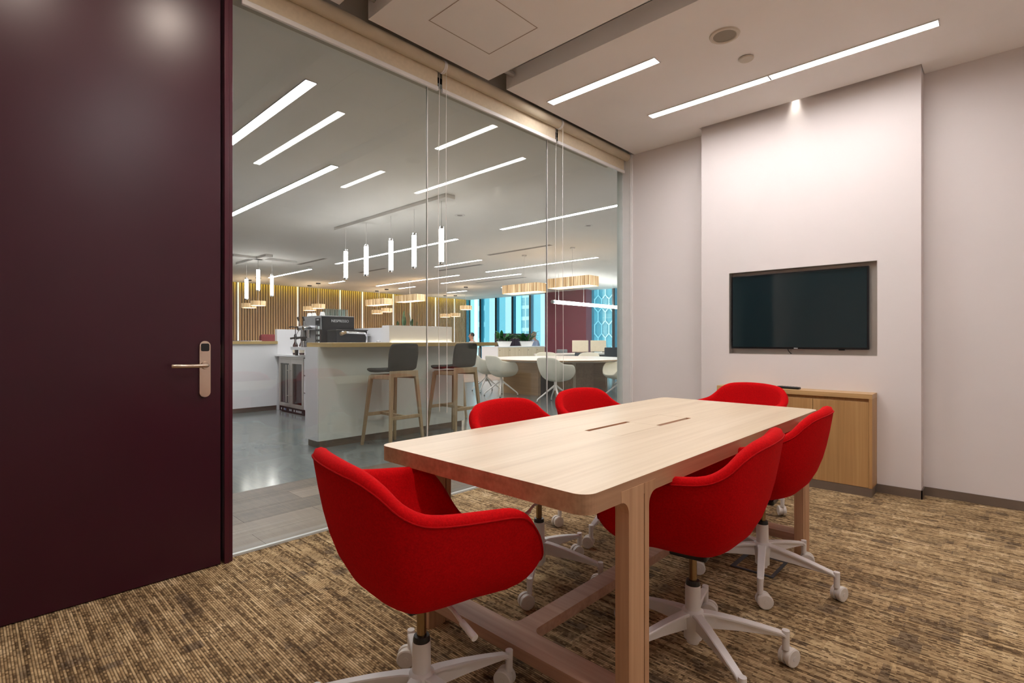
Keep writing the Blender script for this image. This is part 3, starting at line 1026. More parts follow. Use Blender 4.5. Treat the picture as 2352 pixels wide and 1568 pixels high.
# linear air diffusers
for x, y0, y1, lab in ((5.65, 11.2, 12.6, 'grey slot diffuser left of the tube pendants'), (7.5, 11.6, 12.9, 'grey slot diffuser behind the tube pendants'),
                  (8.75, 9.3, 11.0, 'grey slot diffuser right of the second glass joint'), (7.9, 6.4, 8.2, 'grey slot diffuser above the reed lampshades'), (11.4, 10.2, 12.4, 'grey slot diffuser over the planter cabinet')):
    t = thing('slot_diffuser', lab, 'air vent', (x, y0, OZ), group='slot diffusers in the office ceiling', world_parts=True)
    box('frame', 'rail_white', t, (x - 0.06, y0, OZ - 0.004), (x + 0.06, y1, OZ + 0.0))
    box('slot', 'slot_grey', t, (x - 0.045, y0 + 0.02, OZ - 0.006), (x + 0.045, y1 - 0.02, OZ - 0.003))
for x, y, lab in ((6.0, 12.75, 'round downlight beside the left slot diffuser'), (5.1, 5.9, 'round downlight near the rightmost pendant cable'), (7.0, 4.9, 'round downlight high at the right glass pane')):
    t = thing('downlight', lab, 'downlight', (x, y, OZ), group='round downlights in the office ceiling', world_parts=True)
    obj('ring', bm_lathe(B(), [(0.04, -0.002), (0.055, -0.008), (0.075, -0.006), (0.078, 0.0)], 24, (x, y, OZ)), 'rail_white', t, True, 40)
    obj('lens', bm_lathe(B(), [(0.0, -0.003), (0.04, -0.003), (0.04, 0.0)], 24, (x, y, OZ)), 'slot_grey', t)

# ------------------------------------------------------------------ pendants
def tube_pendant(x, y, z0, z1, label, group, rad=0.032):
    t = thing('tube_pendant', label, 'pendant light', (x, y, z0), group=group)
    h = z1 - z0
    obj('glass_tube', bm_cyl(B(), (0, 0, 0.03), (0, 0, h - 0.02), rad, seg=20), 'tube_light', t, True, 40)
    for a, b_ in ((0.0, 0.032), (h - 0.022, h + 0.015)):
        obj('end_cap', bm_cyl(B(), (0, 0, a), (0, 0, b_), rad * 0.98, seg=20), 'chrome', t, True, 40)
    obj('cable', bm_cyl(B(), (0, 0, h + 0.012), (0, 0, OZ - 0.052 - z0), 0.003, seg=6), 'rail_white', t)
    return t


PG = 'row of five tube pendants over the bar'
for y, lab in zip((7.81, 7.18, 6.50, 5.93, 5.33), ('leftmost of the five tube pendants over the bar', 'second tube pendant from the left over the bar', 'middle tube pendant of the row of five over the bar', 'fourth tube pendant from the left over the bar', 'rightmost tube pendant of the row, behind the bead chain')):
    tube_pendant(4.29, y, 2.12, 2.60, lab, PG)
t = thing('pendant_rail', 'long white ceiling rail from which the five pendants hang', 'ceiling rail', (4.29, 6.6, OZ), world_parts=True)
box('rail', 'ceiling_paint', t, (4.21, 5.15, OZ - 0.05), (4.37, 8.05, OZ), 0.004)
CG2 = 'cluster of three tube pendants'
for x, y, z, lab in ((4.55, 12.90, 2.08, 'left pendant of the cluster of three'), (4.55, 12.20, 2.24, 'middle and highest pendant of the cluster of three'), (4.85, 12.19, 2.13, 'right pendant of the cluster of three')):
    tube_pendant(x, y, z, z + 0.50, lab, CG2, 0.036)
t = thing('pendant_cross', 'crossed white ceiling rails above the cluster of three pendants', 'ceiling rail', (4.6, 12.5, OZ), world_parts=True)
box('rail', 'ceiling_paint', t, (4.48, 11.6, OZ - 0.05), (4.64, 13.4, OZ), 0.004)
box('rail', 'ceiling_paint', t, (4.0, 12.1, OZ - 0.05), (5.4, 12.27, OZ), 0.004)


def reed_lamp(label, loc, rz, L, W, H, group):
    t = thing('reed_box_lamp', label, 'pendant light', loc, rz, group)
    bm = B()
    poly = rrect(-W / 2, -L / 2, W / 2, L / 2, 0.05, 5)
    n = len(poly)
    inn = rrect(-W / 2 + .012, -L / 2 + .012, W / 2 - .012, L / 2 - .012, 0.04, 5)
    a = [bm.verts.new((p[0], p[1], 0)) for p in poly]
    b_ = [bm.verts.new((p[0], p[1], H)) for p in poly]
    c = [bm.verts.new((p[0], p[1], 0)) for p in inn]
    d_ = [bm.verts.new((p[0], p[1], H)) for p in inn]
    for i in range(n):
        j = (i + 1) % n
        bm.faces.new((a[i], a[j], b_[j], b_[i]))
        bm.faces.new((c[i], c[j], d_[j], d_[i]))
        bm.faces.new((a[i], a[j], c[j], c[i]))
        bm.faces.new((b_[i], b_[j], d_[j], d_[i]))
    obj('shade', bm, 'reed_shade', t)
    obj('diffuser', bm_prism(B(), inn, 0.008, 0.02), 'lamp_glow', t)
    obj('canopy', bm_cyl(B(), (0, 0, OZ - loc[2] - 0.03), (0, 0, OZ - loc[2]), 0.05, seg=16), 'rail_white', t)
    bm = B()
    bm_tube(bm, [(0, 0.0, H - 0.02), (0.01, 0.02, H + 0.25), (0.0, 0.0, OZ - loc[2] - 0.03)], 0.004, 6)
    obj('cable', bm, 'rail_white', t)
    box('lid', 'reed_shade', t, (-W / 2 + .012, -L / 2 + .05, H - 0.01), (W / 2 - .012, L / 2 - .05, H))
    return t


RL = 'rectangular reed lampshades'
reed_lamp('reed box lampshade left of the plum column', (8.45, 7.62, 2.165), 0, 1.05, 0.38, 0.185, RL)
reed_lamp('larger reed box lampshade in front of the plum column', (8.42, 6.28, 2.195), 0, 1.05, 0.38, 0.19, RL)
reed_lamp('reed box lampshade left of the snake plant, over the bar back', (9.50, 15.1, 2.30), 0, 1.15, 0.38, 0.2, RL)
reed_lamp('reed box lampshade above the snake plant', (9.50, 13.35, 2.33), 0, 1.15, 0.38, 0.2, RL)


def drum_lamp(label, x, y, z, r=0.21):
    t = thing('drum_lamp', label, 'pendant light', (x, y, z), 0, 'round drum lampshades by the slat wall')
    bm = B()
    bm_lathe(bm, [(r, 0), (r, 0.14), (r - 0.01, 0.14), (r - 0.01, 0.0), (r, 0)], 28)
    obj('shade', bm, 'reed_shade', t, True, 40)
    obj('diffuser', bm_lathe(B(), [(0, 0.01), (r - 0.01, 0.01), (r - 0.01, 0.02), (0, 0.02)], 28), 'lamp_glow', t)
    obj('cable', bm_cyl(B(), (0, 0, 0.02), (0, 0, OZ - z - 0.03), 0.003, seg=6), 'rail_white', t)
    obj('canopy', bm_lathe(B(), [(0, -0.03), (0.07, -0.03), (0.075, 0.0), (0, 0)], 16, (0, 0, OZ - z)), 'dark_recess', t, True, 40)


def at_y(u, y):
    a = CAMA - math.atan((u - 1176.0) / FPX)
    return y / math.tan(a)


for u, y, z, lab in ((572, 16.9, 2.13, 'left drum lampshade of the pair under the three pendants'), (593, 16.1, 2.16, 'right drum lampshade of the pair under the three pendants'),
                     (711, 17.1, 2.14, 'left drum lampshade above the coffee machine'), (731, 16.2, 2.17, 'right drum lampshade above the coffee machine'),
                     (866, 17.1, 2.13, 'left drum lampshade of the pair under the box lamps'), (888, 16.3, 2.16, 'right drum lampshade of the pair under the box lamps'),
                     (1022, 16.8, 2.09, 'drum lampshade just right of the bead chain'), (1046, 16.5, 2.12, 'drum lampshade at the right end of the slat wall'),
                     (1070, 13.6, 2.20, 'drum lampshade hanging before the first far window')):
    drum_lamp(lab, at_y(u, y), y, z)

t = thing('linear_pendant', 'long glowing tube hung level in front of the plum column', 'pendant light', (11.2, 9.06, 2.2), world_parts=True)
for a, b_ in ((11.25, 12.55), (12.58, 13.9), (13.93, 15.3)):
    obj('glass_tube', bm_cyl(B(), (a, 9.06, 2.2), (b_, 9.06, 2.2), 0.05, seg=18), 'tube_light', t, True, 40)
for a, b_ in ((11.20, 11.26), (12.54, 12.59), (13.89, 13.94), (15.29, 15.34)):
    obj('collar', bm_cyl(B(), (a, 9.06, 2.2), (b_, 9.06, 2.2), 0.052, seg=18), 'chrome', t, True, 40)
for x in (11.5, 12.7, 14.3):
    obj('cable', bm_cyl(B(), (x, 9.06, 2.24), (x, 9.06, OZ), 0.005, seg=6), 'rail_white', t)

# ------------------------------------------------------------------ the bar
t = thing('bar_counter', 'white bar front with olive wooden top', 'bar counter', (2.5, 5.13, 0), world_parts=True)
box('front_panel', 'bar_grey', t, (2.512, 5.13, 0.075), (4.50, 5.142, 1.053))
box('body', 'bar_white', t, (2.505, 5.142, 0.075), (4.50, 5.42, 1.053))
box('plinth', 'dark_steel', t, (2.53, 5.145, 0), (4.48, 5.40, 0.075))
box('bar_top', 'brass_wood', t, (2.53, 4.86, 1.053), (4.86, 5.44, 1.098), 0.002, 1)
t = thing('side_counter', 'white counter with drawers behind the bar', 'counter', (3.45, 7.0, 0), world_parts=True)
box('worktop', 'bar_white', t, (3.43, 5.68, 0.872), (4.10, 8.51, 0.90), 0.002, 1)
box('body', 'bar_white', t, (3.47, 5.68, 0.08), (4.10, 7.515, 0.872))
box('plinth', 'dark_steel', t, (3.50, 5.68, 0), (4.10, 7.515, 0.08))
for y0, y1 in ((6.95, 7.51), (6.38, 6.94), (5.8, 6.37)):
    for k in range(3):
        dr = box('drawer', 'bar_white', t, (3.45, y0 + 0.002, 0.095 + k * 0.258), (3.47, y1 - 0.002, 0.335 + k * 0.258), 0.002, 1)
        box('drawer_pull', 'slot_grey', dr, (3.449, y0 + 0.12, 0.335 + k * 0.258), (3.47, y1 - 0.005, 0.345 + k * 0.258))
t = thing('back_panel', 'white upstand panel behind the coffee machine', 'panel', (4.1, 7, 0), world_parts=True)
box('long_panel', 'bar_white', t, (4.105, 5.68, 0), (4.17, 8.60, 1.305), 0.002, 1)
box('end_panel', 'bar_white', t, (3.47, 8.515, 0), (4.105, 8.60, 1.305), 0.002, 1)
t = thing('left_counter', 'white counter with olive wooden top beside the burgundy door', 'counter', (2.5, 8.5, 0), world_parts=True)
box('body', 'bar_white', t, (1.2, 8.52, 0.075), (3.468, 8.95, 1.065))
box('plinth', 'dark_steel', t, (1.2, 8.54, 0), (3.468, 8.93, 0.075))
box('counter_top', 'brass_wood', t, (1.2, 8.48, 1.065), (3.468, 9.0, 1.112), 0.002, 1)
t = thing('magazine', 'open blue magazine lying on the left counter', 'magazine', (3.08, 8.72, 1.112), 0.2)
box('left_page', 'paper_blue', t, (-0.18, -0.12, 0), (0, 0.12, 0.006))
box('right_page', 'porcelain', t, (0.002, -0.12, 0), (0.18, 0.12, 0.008))
t = thing('booth_sofa', 'dull red booth seat behind the left counter', 'sofa', (3.9, 10.4, 0), world_parts=True)
box('backrest', 'sofa_red', t, (3.86, 10.2, 0.4), (5.2, 10.34, 1.24), 0.05, 3)
box('seat', 'sofa_red', t, (3.86, 10.34, 0.0), (5.2, 10.9, 0.45), 0.04, 3)

# wine fridge
t = thing('bottle_fridge', 'steel two-door bottle fridge built in under the counter', 'fridge', (3.45, 7.95, 0), world_parts=True)
FY0, FY1 = 7.53, 8.40
box('cabinet', 'dark_recess', t, (3.50, FY0, 0.0), (4.10, FY1, 0.868))
box('top_strip', 'steel', t, (3.455, FY0, 0.835), (3.50, FY1, 0.866))
box('control_strip', 'dark_recess', t, (3.462, FY0, 0.01), (3.50, FY1, 0.085))
for i, y in enumerate((8.32, 8.22, 8.17, 8.02, 7.97, 7.86, 7.78, 7.73, 7.68, 7.63)):
    box('vent_button', 'mark_silver' if i not in (2,) else 'paper_blue', t, (3.459, y - 0.014, 0.03), (3.462, y + 0.014, 0.06))
for y0, y1 in ((FY0 + 0.002, 7.964), (7.968, FY1 - 0.002)):
    bm = B()
    fw_ = 0.055
    for p0, p1 in (((3.452, y0, 0.09), (3.492, y0 + fw_, 0.832)), ((3.452, y1 - fw_, 0.09), (3.492, y1, 0.832)), ((3.452, y0 + fw_, 0.09), (3.492, y1 - fw_, 0.145)), ((3.452, y0 + fw_, 0.765), (3.492, y1 - fw_, 0.832))):
        bm_box(bm, p0, p1)
    dr = obj('fridge_door', bm, 'steel', t)
    box('pane', 'fridge_glass', dr, (3.468, y0 + fw_, 0.145), (3.476, y1 - fw_, 0.765))
    hy = y1 - 0.075 if y1 < 8.0 else y0 + 0.075
    hy = (y1 - 0.02) if y1 < 8.0 else (y0 + 0.07)
    bm = B()
    bm_cyl(bm, (3.415, hy, 0.17), (3.415, hy, 0.75), 0.010, seg=12)
    h_ = obj('handle', bm, 'steel', dr, True, 40)
    for z in (0.27, 0.66):
        obj('standoff', bm_cyl(B(), (3.415, hy, z), (3.453, hy, z), 0.007, seg=10), 'steel', h_)

# coffee machine
t = thing('coffee_machine', 'large dark and silver espresso machine on the counter behind the bar', 'coffee machine', (3.50, 7.06, 0.9), world_parts=True)
MX0, MX1, MY0, MY1 = 3.52, 4.02, 7.08, 7.70
box('body', 'machine_silver', t, (MX0 + 0.04, MY0 + 0.02, 1.04), (MX1, MY1 - 0.02, 1.47), 0.006)
sp = box('side_panel', 'machine_dark', t, (MX0, MY0, 1.00), (MX1 + 0.01, MY0 + 0.02, 1.475), 0.004)
box('side_panel', 'machine_dark', t, (MX0, MY1 - 0.02, 1.00), (MX1 + 0.01, MY1, 1.475), 0.004)
box('top_tray', 'machine_silver', t, (MX0, MY0, 1.472), (MX1, MY1, 1.482))
box('fascia', 'machine_silver', t, (MX0 + 0.0, MY0 + 0.02, 1.28), (MX0 + 0.05, MY1 - 0.02, 1.47), 0.006)
cp = box('control_panel', 'control_panel', t, (MX0 - 0.006, MY0 + 0.05, 1.03), (MX0 + 0.04, MY0 + 0.20, 1.45), 0.004)
for i in range(4):
    box('button', 'button_white', cp, (MX0 - 0.010, MY0 + 0.065, 1.06 + i * 0.075), (MX0 - 0.005, MY0 + 0.105, 1.105 + i * 0.075), 0.003, 1)
    box('button', 'slot_grey', cp, (MX0 - 0.010, MY0 + 0.125, 1.06 + i * 0.075), (MX0 - 0.005, MY0 + 0.165, 1.105 + i * 0.075), 0.003, 1)
box('display', 'mark_silver', cp, (MX0 - 0.008, MY0 + 0.09, 1.415), (MX0 - 0.005, MY0 + 0.15, 1.43))
box('drip_tray', 'chrome', t, (MX0 - 0.20, MY0 + 0.03, 0.985), (MX0 + 0.3, MY1 - 0.03, 1.03), 0.004)
for yy in (MY0 + 0.08, MY1 - 0.08):
    for xx in (MX0 - 0.13, MX1 - 0.08):
        obj('foot', bm_cyl(B(), (xx, yy, 0.901), (xx, yy, 0.986), 0.022, 0.028, 14), 'black_plastic', t)
for yy in (MY0 + 0.30, MY0 + 0.48):
    gh = obj('group_head', bm_cyl(B(), (MX0 - 0.06, yy, 1.16), (MX0 - 0.06, yy, 1.28), 0.034, 0.030, 18), 'chrome', t, True, 40)
    bm = B()
    bm_tube(bm, [(MX0 + 0.05, yy, 1.31), (MX0 - 0.06, yy, 1.31), (MX0 - 0.14, yy, 1.30)], 0.032, 14)
    obj('group_arm', bm, 'chrome', gh, True, 50)
    bm = B()
    bm_tube(bm, [(MX0 - 0.08, yy, 1.17), (MX0 - 0.16, yy + 0.01, 1.165), (MX0 - 0.24, yy + 0.02, 1.15)], [0.012, 0.013, 0.016], 10)
    obj('portafilter', bm, 'black_plastic', gh, True, 50)
    bm = B()
    bm_tube(bm, [(MX0 - 0.08, yy + 0.02, 1.32), (MX0 - 0.10, yy + 0.03, 1.40), (MX0 - 0.11, yy + 0.03, 1.42)], 0.005, 8)
    lv = obj('lever', bm, 'chrome', gh, True, 50)
    bm = B()
    bm_tube(bm, [(MX0 - 0.11, yy + 0.03, 1.41), (MX0 - 0.13, yy + 0.03, 1.47)], [0.010, 0.014], 10)
    obj('lever_knob', bm, 'black_plastic', lv, True, 50)
bm = B()
bm_tube(bm, [(MX0 - 0.10, MY1 - 0.10, 1.28), (MX0 - 0.15, MY1 - 0.08, 1.18), (MX0 - 0.13, MY1 - 0.07, 1.06)], 0.007, 8)
obj('steam_wand', bm, 'chrome', t, True, 50)
bm = bm_cyl(B(), (MX0 - 0.10, MY0 + 0.36, 1.03), (MX0 - 0.10, MY0 + 0.36, 1.11), 0.035, 0.035, 18)
# lettering on the dark side of the machine
cu = bpy.data.curves.new('lettering', 'FONT')
cu.body = 'NESPRESSO'
cu.size = 0.055
cu.extrude = 0.001
cu.align_x = 'CENTER'
tmp = bpy.data.objects.new('lettering_source', cu)
COL.objects.link(tmp)
bpy.context.view_layer.update()
me = bpy.data.meshes.new_from_object(tmp.evaluated_get(bpy.context.evaluated_depsgraph_get()))
bpy.data.objects.remove(tmp)
me.materials.clear()
me.materials.append(MATS['mark_silver'])
let = bpy.data.objects.new('lettering', me)
COL.objects.link(let)
let.parent = sp
let.location = Vector((3.80, MY0 - 0.001, 1.39)) - OFF[t.name]
let.rotation_euler = (PI / 2, 0, 0)
bm.free()

# milk pitcher under the group, cups and glasses on the machine
t = thing('milk_pitcher', 'small steel pitcher on the drip tray of the coffee machine', 'pitcher', (3.40, 7.42, 1.0305))
obj('body', bm_lathe(B(), [(0.0, 0), (0.036, 0), (0.038, 0.02), (0.030, 0.085), (0.028, 0.085), (0.034, 0.02), (0, 0.006)], 20), 'chrome', t, True, 40)
bm = B()
bm_tube(bm, [(0.032, 0, 0.075), (0.058, 0, 0.07), (0.058, 0, 0.03), (0.037, 0, 0.02)], 0.004, 8)
obj('handle', bm, 'chrome', t, True)
cup = None
for i, (x, y) in enumerate(((3.58, 7.60), (3.60, 7.50), (3.56, 7.15))):
    labs = ('white cup upside down at the left rear corner of the coffee machine top', 'white cup beside the corner cup on the coffee machine top', 'low white cup left of the glasses on the coffee machine top')
    t = thing('coffee_cup', labs[i], 'cup', (x, y, 1.482), 0, 'white cups on the coffee machine')
    obj('bowl', bm_lathe(B(), [(0.0, 0.055), (0.024, 0.055), (0.03, 0.045), (0.040, 0.0), (0.037, 0.0), (0.027, 0.043), (0.0, 0.048)], 20), 'porcelain', t, True, 40)
k = 0
for ix in range(5):
    for iy in range(2):
        x, y = 3.64 + ix * 0.072, 7.15 + iy * 0.085
        t = thing('drinking_glass', 'clear tumbler upside down on the coffee machine, %s row, %s column' % (('front', 'rear')[iy], ('first', 'second', 'third', 'fourth', 'fifth')[ix]), 'glass', (x, y, 1.482), 0, 'tumblers on the coffee machine')
        obj('tumbler', bm_lathe(B(), [(0.034, 0.0), (0.030, 0.105), (0.0, 0.107), (0.0, 0.099), (0.027, 0.097), (0.032, 0.0), (0.034, 0.0)], 16), 'drink_glass', t, True, 40)
        k += 1
for i, (x, y) in enumerate(((3.55, 8.02), (3.58, 7.86))):
    t = thing('syrup_bottle', ('left', 'right')[i] + ' dark syrup bottle with a black pump', 'bottle', (x, y, 0.90), 0, 'syrup bottles on the counter')
    obj('bottle', bm_lathe(B(), [(0.0, 0.0), (0.036, 0.0), (0.038, 0.01), (0.038, 0.15), (0.016, 0.20), (0.014, 0.235), (0.0, 0.235)], 20), 'syrup', t, True, 40)
    obj('label_band', bm_lathe(B(), [(0.0384, 0.03), (0.0386, 0.035), (0.0386, 0.10), (0.0384, 0.105)], 20), 'cream_panel', t, True, 40)
    p = obj('pump', bm_lathe(B(), [(0.0, 0.235), (0.02, 0.235), (0.022, 0.30), (0.012, 0.32), (0.006, 0.33), (0.006, 0.43), (0.0, 0.43)], 16), 'black_plastic', t, True, 40)
    bm = B()
    bm_tube(bm, [(0.01, 0.0, 0.432), (-0.05, 0.02, 0.436), (-0.085, 0.03, 0.428)], 0.008, 8)
    obj('spout', bm, 'black_plastic', p, True)

# tap and sink set
t = thing('bar_tap', 'bent chrome pipe tap in front of the dark machine side', 'tap', (3.86, 6.62, 0.9))
bm = B()
bm_tube(bm, [(0.10, 0, 0.0), (0.10, 0, 0.27), (0.09, 0, 0.31), (0.06, 0, 0.325), (-0.28, 0, 0.335)], 0.016, 12)
obj('pipe', bm, 'chrome', t, True)
obj('valve', bm_cyl(B(), (-0.30, 0, 0.31), (-0.22, 0, 0.335), 0.028, 0.022, 14), 'bronze_tube', t, True, 40)
t = thing('grinder_box', 'low black box right of the coffee machine', 'box', (3.8, 6.8, 0.9), world_parts=True)
box('case', 'machine_dark', t, (3.55, 6.72, 0.9), (4.03, 6.98, 1.27), 0.008)
box('lid', 'black_plastic', t, (3.54, 6.71, 1.262), (4.04, 6.99, 1.275), 0.004)
t = thing('mixer_tap', 'chrome mixer tap standing in front of the white panel', 'tap', (4.02, 6.12, 0.9))
bm = B()
bm_tube(bm, [(0, 0, 0), (0, 0, 0.26), (0.0, 0, 0.285)], 0.016, 12)
obj('body', bm, 'chrome', t, True)
bm = B()
bm_tube(bm, [(0, 0, 0.20), (-0.10, 0.03, 0.21), (-0.17, 0.05, 0.205)], 0.012, 10)
obj('spout', bm, 'chrome', t, True)
bm = B()
bm_tube(bm, [(0, 0, 0.285), (0.03, -0.01, 0.335)], [0.011, 0.008], 10)
obj('lever', bm, 'paper_blue', t, True)
# lit planter at the end of the bar back
PXA, PXB, PYA, PYB = 3.585, 4.58, 5.455, 5.63
t = thing('planter_box', 'white planter box with a glow line along its foot', 'planter', (4.0, 5.5, 0), world_parts=True)
box('box', 'bar_white', t, (PXA, PYA + 0.01, 1.0), (PXB, PYB, 1.308), 0.003)
box('base', 'bar_white', t, (PXA, PYA + 0.02, 0.0), (PXB, PYB, 1.0), 0.003)
box('glow_line', 'planter_glow', t, (PXA + 0.02, PYA - 0.012, 1.088), (PXB - 0.02, PYA - 0.002, 1.1))
box('soil', 'soil', t, (PXA + 0.03, PYA + 0.04, 1.302), (PXB - 0.03, PYB - 0.03, 1.311))


def blade(L, w, bend, mat2=None, n=8, fold=0.0):
    bm = B()
    rows = []
    for i in range(n + 1):
        f = i / n
        ww_ = w * (math.sin(PI * min(1, 0.15 + f * 0.85)) ** 0.7 if i < n else 0.02)
        x = bend * f * f * L
        z = L * f * (1 - 0.25 * bend * f)
        rows.append([bm.verts.new((x - fold * ww_, -ww_, z)), bm.verts.new((x, 0, z)), bm.verts.new((x - fold * ww_, ww_, z))])
    for a, b_ in zip(rows, rows[1:]):
        for k in range(2):
            bm.faces.new((a[k], a[k + 1], b_[k + 1], b_[k]))
    bmesh.ops.solidify(bm, geom=bm.faces[:], thickness=0.003)
    return bm


t = thing('snake_plant', 'snake plant with upright striped blades in the planter box', 'plant', (3.84, 5.54, 1.310))
for i, (x, y, L, a) in enumerate(((0, 0, .20, 0.2), (0.04, 0.03, .15, 1.2), (0.09, -0.02, .175, 2.2), (-0.07, 0.02, .06, 3.4), (0.15, 0.02, .10, 4.6), (0.20, -0.02, .06, 5.4))):
    o = obj('blade', blade(L, 0.018, 0.12, fold=0.3), 'leaf', t, True)
    o.location = (x, y, 0)
    o.rotation_euler = (0, 0, a)
    e = obj('pale_edge', blade(L * 1.01, 0.021, 0.12, fold=0.3), 'leaf_light', o, True)
    e.location = (0, 0, -0.002)
    e.scale = (0.6, 1, 1)

# ------------------------------------------------------------------ bar stools
def stool(label, loc, rz):
    t = thing('bar_stool', label, 'bar stool', loc, rz, 'grey bar stools with wooden frames')
    # bent upholstered shell: seat running into a raked back (front is +Y)
    prof = [(0.235, 0.765), (0.225, 0.790), (0.15, 0.800), (0.02, 0.790), (-0.10, 0.786), (-0.165, 0.795), (-0.205, 0.825), (-0.225, 0.870), (-0.240, 0.95), (-0.255, 1.03), (-0.262, 1.075), (-0.264, 1.09)]
    wid = [0.13, 0.18, 0.195, 0.195, 0.188, 0.18, 0.178, 0.182, 0.188, 0.186, 0.170, 0.150]
    bm = B()
    rows = []
    for (y, z), w in zip(prof, wid):
        row = []
        for k in range(9):
            s = -1 + k / 4.0
            curl = 0.020 * s * s
            row.append(bm.verts.new((w * s, y + (curl if z > 0.83 else 0), z + (0.012 * s * s if z < 0.80 else 0))))
        rows.append(row)
    for a, b_ in zip(rows, rows[1:]):
        for k in range(8):
            bm.faces.new((a[k], a[k + 1], b_[k + 1], b_[k]))
    bmesh.ops.recalc_face_normals(bm, faces=bm.faces[:])
    bmesh.ops.solidify(bm, geom=bm.faces[:], thickness=0.03)
    o = obj('seat_shell', bm, 'stool_wool', t, True)
    mod = o.modifiers.new('smooth', 'SUBSURF')
    mod.levels = mod.render_levels = 1
    tops = {(sx, sy): Vector((sx * 0.150, 0.17 if sy > 0 else -0.215, 0.775 if sy < 0 else 0.745)) for sx in (-1, 1) for sy in (-1, 1)}
    feet = {(sx, sy): Vector((sx * 0.205, 0.262 if sy > 0 else -0.275, 0.0)) for sx in (-1, 1) for sy in (-1, 1)}

    def bar(a, b_, wa, wb):
        bm = B()
        d_ = (b_ - a).normalized()
        ref = Vector((1, 0, 0)) if abs(d_.x) < 0.7 else Vector((0, 1, 0))
        u = (ref - d_ * ref.dot(d_)).normalized()
        v = d_.cross(u)
        R = []
        for p, (p_, q_) in ((a, wa), (b_, wb)):
            R.append([bm.verts.new(p + u * p_ * sx + v * q_ * sy) for sx, sy in ((-1, -1), (1, -1), (1, 1), (-1, 1))])
        for k in range(4):
            bm.faces.new((R[0][k], R[0][(k + 1) % 4], R[1][(k + 1) % 4], R[1][k]))
        bm.faces.new(R[0])
        bm.faces.new(R[1][::-1])
        bmesh.ops.bevel(bm, geom=bm.edges[:], offset=0.003, segments=1, affect='EDGES')
        return bm
    for key in tops:
        lg = obj('leg', bar(tops[key], feet[key], (0.020, 0.018), (0.014, 0.013)), 'stool_wood', t)
        obj('foot_pad', bm_cyl(B(), feet[key], feet[key] + Vector((0, 0, 0.006)), 0.012, seg=10), 'black_plastic', lg)
    obj('back_rail', bar(Vector((-0.168, -0.218, 0.775)), Vector((0.168, -0.218, 0.775)), (0.018, 0.032), (0.018, 0.032)), 'stool_wood', t)
    obj('front_rail', bar(Vector((-0.15, 0.17, 0.735)), Vector((0.15, 0.17, 0.735)), (0.014, 0.025), (0.014, 0.025)), 'stool_wood', t)
    for sx in (-1, 1):
        obj('side_rail', bar(Vector((sx * 0.15, 0.17, 0.735)), Vector((sx * 0.152, -0.21, 0.745)), (0.012, 0.024), (0.012, 0.024)), 'stool_wood', t)
    zf = 0.33

    def pt(key, z):
        a, b_ = feet[key], tops[key]
        return a + (b_ - a) * (z / b_.z)
    f1, f2 = pt((-1, 1), zf), pt((1, 1), zf)
    r1, r2 = pt((-1, -1), zf), pt((1, -1), zf)
    obj('footrest', bar(f1, f2, (0.012, 0.018), (0.012, 0.018)), 'stool_wood', t)
    obj('stretcher', bar(r1, r2, (0.012, 0.018), (0.012, 0.018)), 'stool_wood', t)
    obj('stretcher', bar((f1 + f2) / 2, (r1 + r2) / 2, (0.011, 0.016), (0.011, 0.016)), 'stool_wood', t)
    return t


st = stool('grey bar stool at the left part of the bar front', (3.135, 4.725, 0), 0)
dup(st, (4.03, 4.775, 0), 0, 'grey bar stool behind the bead chains')
dup(st, (4.815, 5.93, 0), math.radians(-4), 'grey bar stool half hidden at the right end of the bar')

# ------------------------------------------------------------------ round table with cream chairs
t = thing('round_table', 'big round meeting table with pale top and wooden panel base', 'table', (8.93, 7.05, 0), world_parts=True)
TC = (8.93, 7.05)
obj('tabletop', bm_lathe(B(), [(0, 0.69), (1.40, 0.69), (1.50, 0.722), (1.50, 0.74), (1.49, 0.742), (0, 0.742)], 72, (TC[0], TC[1], 0)), ['table_white'], t, True, 25)
obj('edge_band', bm_lathe(B(), [(1.38, 0.689), (1.502, 0.721), (1.5035, 0.736), (1.502, 0.738)], 72, (TC[0], TC[1], 0)), 'table_panel', t, True, 40)
box('base_panel', 'table_panel', t, (7.98, 6.82, 0), (8.06, 7.80, 0.69))
box('base_panel', 'table_panel', t, (9.80, 6.40, 0), (9.88, 7.70, 0.69))
box('base_core', 'dark_recess', t, (8.06, 6.95, 0), (9.80, 7.50, 0.66))
box('base_side', 'table_panel', t, (8.45, 6.72, 0), (9.80, 6.78, 0.69))
box('base_post', 'locker_wood', t, (9.0, 6.70, 0), (9.10, 6.72, 0.69))


def star_chair(label, loc, rz, group):
    t = thing('cream_chair', label, 'chair', loc, rz, group)
    bm, prof = shell([(p[0] * 1.02, p[1] * 1.02, p[2] + (0.005 if p[2] > 0.5 else -0.01)) for p in RIM], 0.375, 0.43, 0.016, 0.004)
    obj('shell', bm, 'cream_shell', t, True)
    obj('column', bm_cyl(B(), (0, 0, 0.22), (0, 0, 0.385), 0.028, seg=16), 'white_plastic', t, True, 40)
    for k in range(4):
        a = PI / 4 + k * PI / 2 + 0.15
        c_, s_ = math.cos(a), math.sin(a)
        bm = B()
        bm_tube(bm, [(0.01 * c_, 0.01 * s_, 0.31), (0.06 * c_, 0.06 * s_, 0.27), (0.31 * c_, 0.31 * s_, 0.075), (0.335 * c_, 0.335 * s_, 0.05), (0.34 * c_, 0.34 * s_, 0.012)], [0.020, 0.018, 0.012, 0.012, 0.012], 8)
        lg = obj('leg', bm, 'white_plastic', t, True, 60)
        obj('glide', bm_cyl(B(), (0.34 * c_, 0.34 * s_, 0.0), (0.34 * c_, 0.34 * s_, 0.014), 0.013, seg=10), 'black_plastic', lg)
    return t


WG = 'cream shell chairs around the round table'


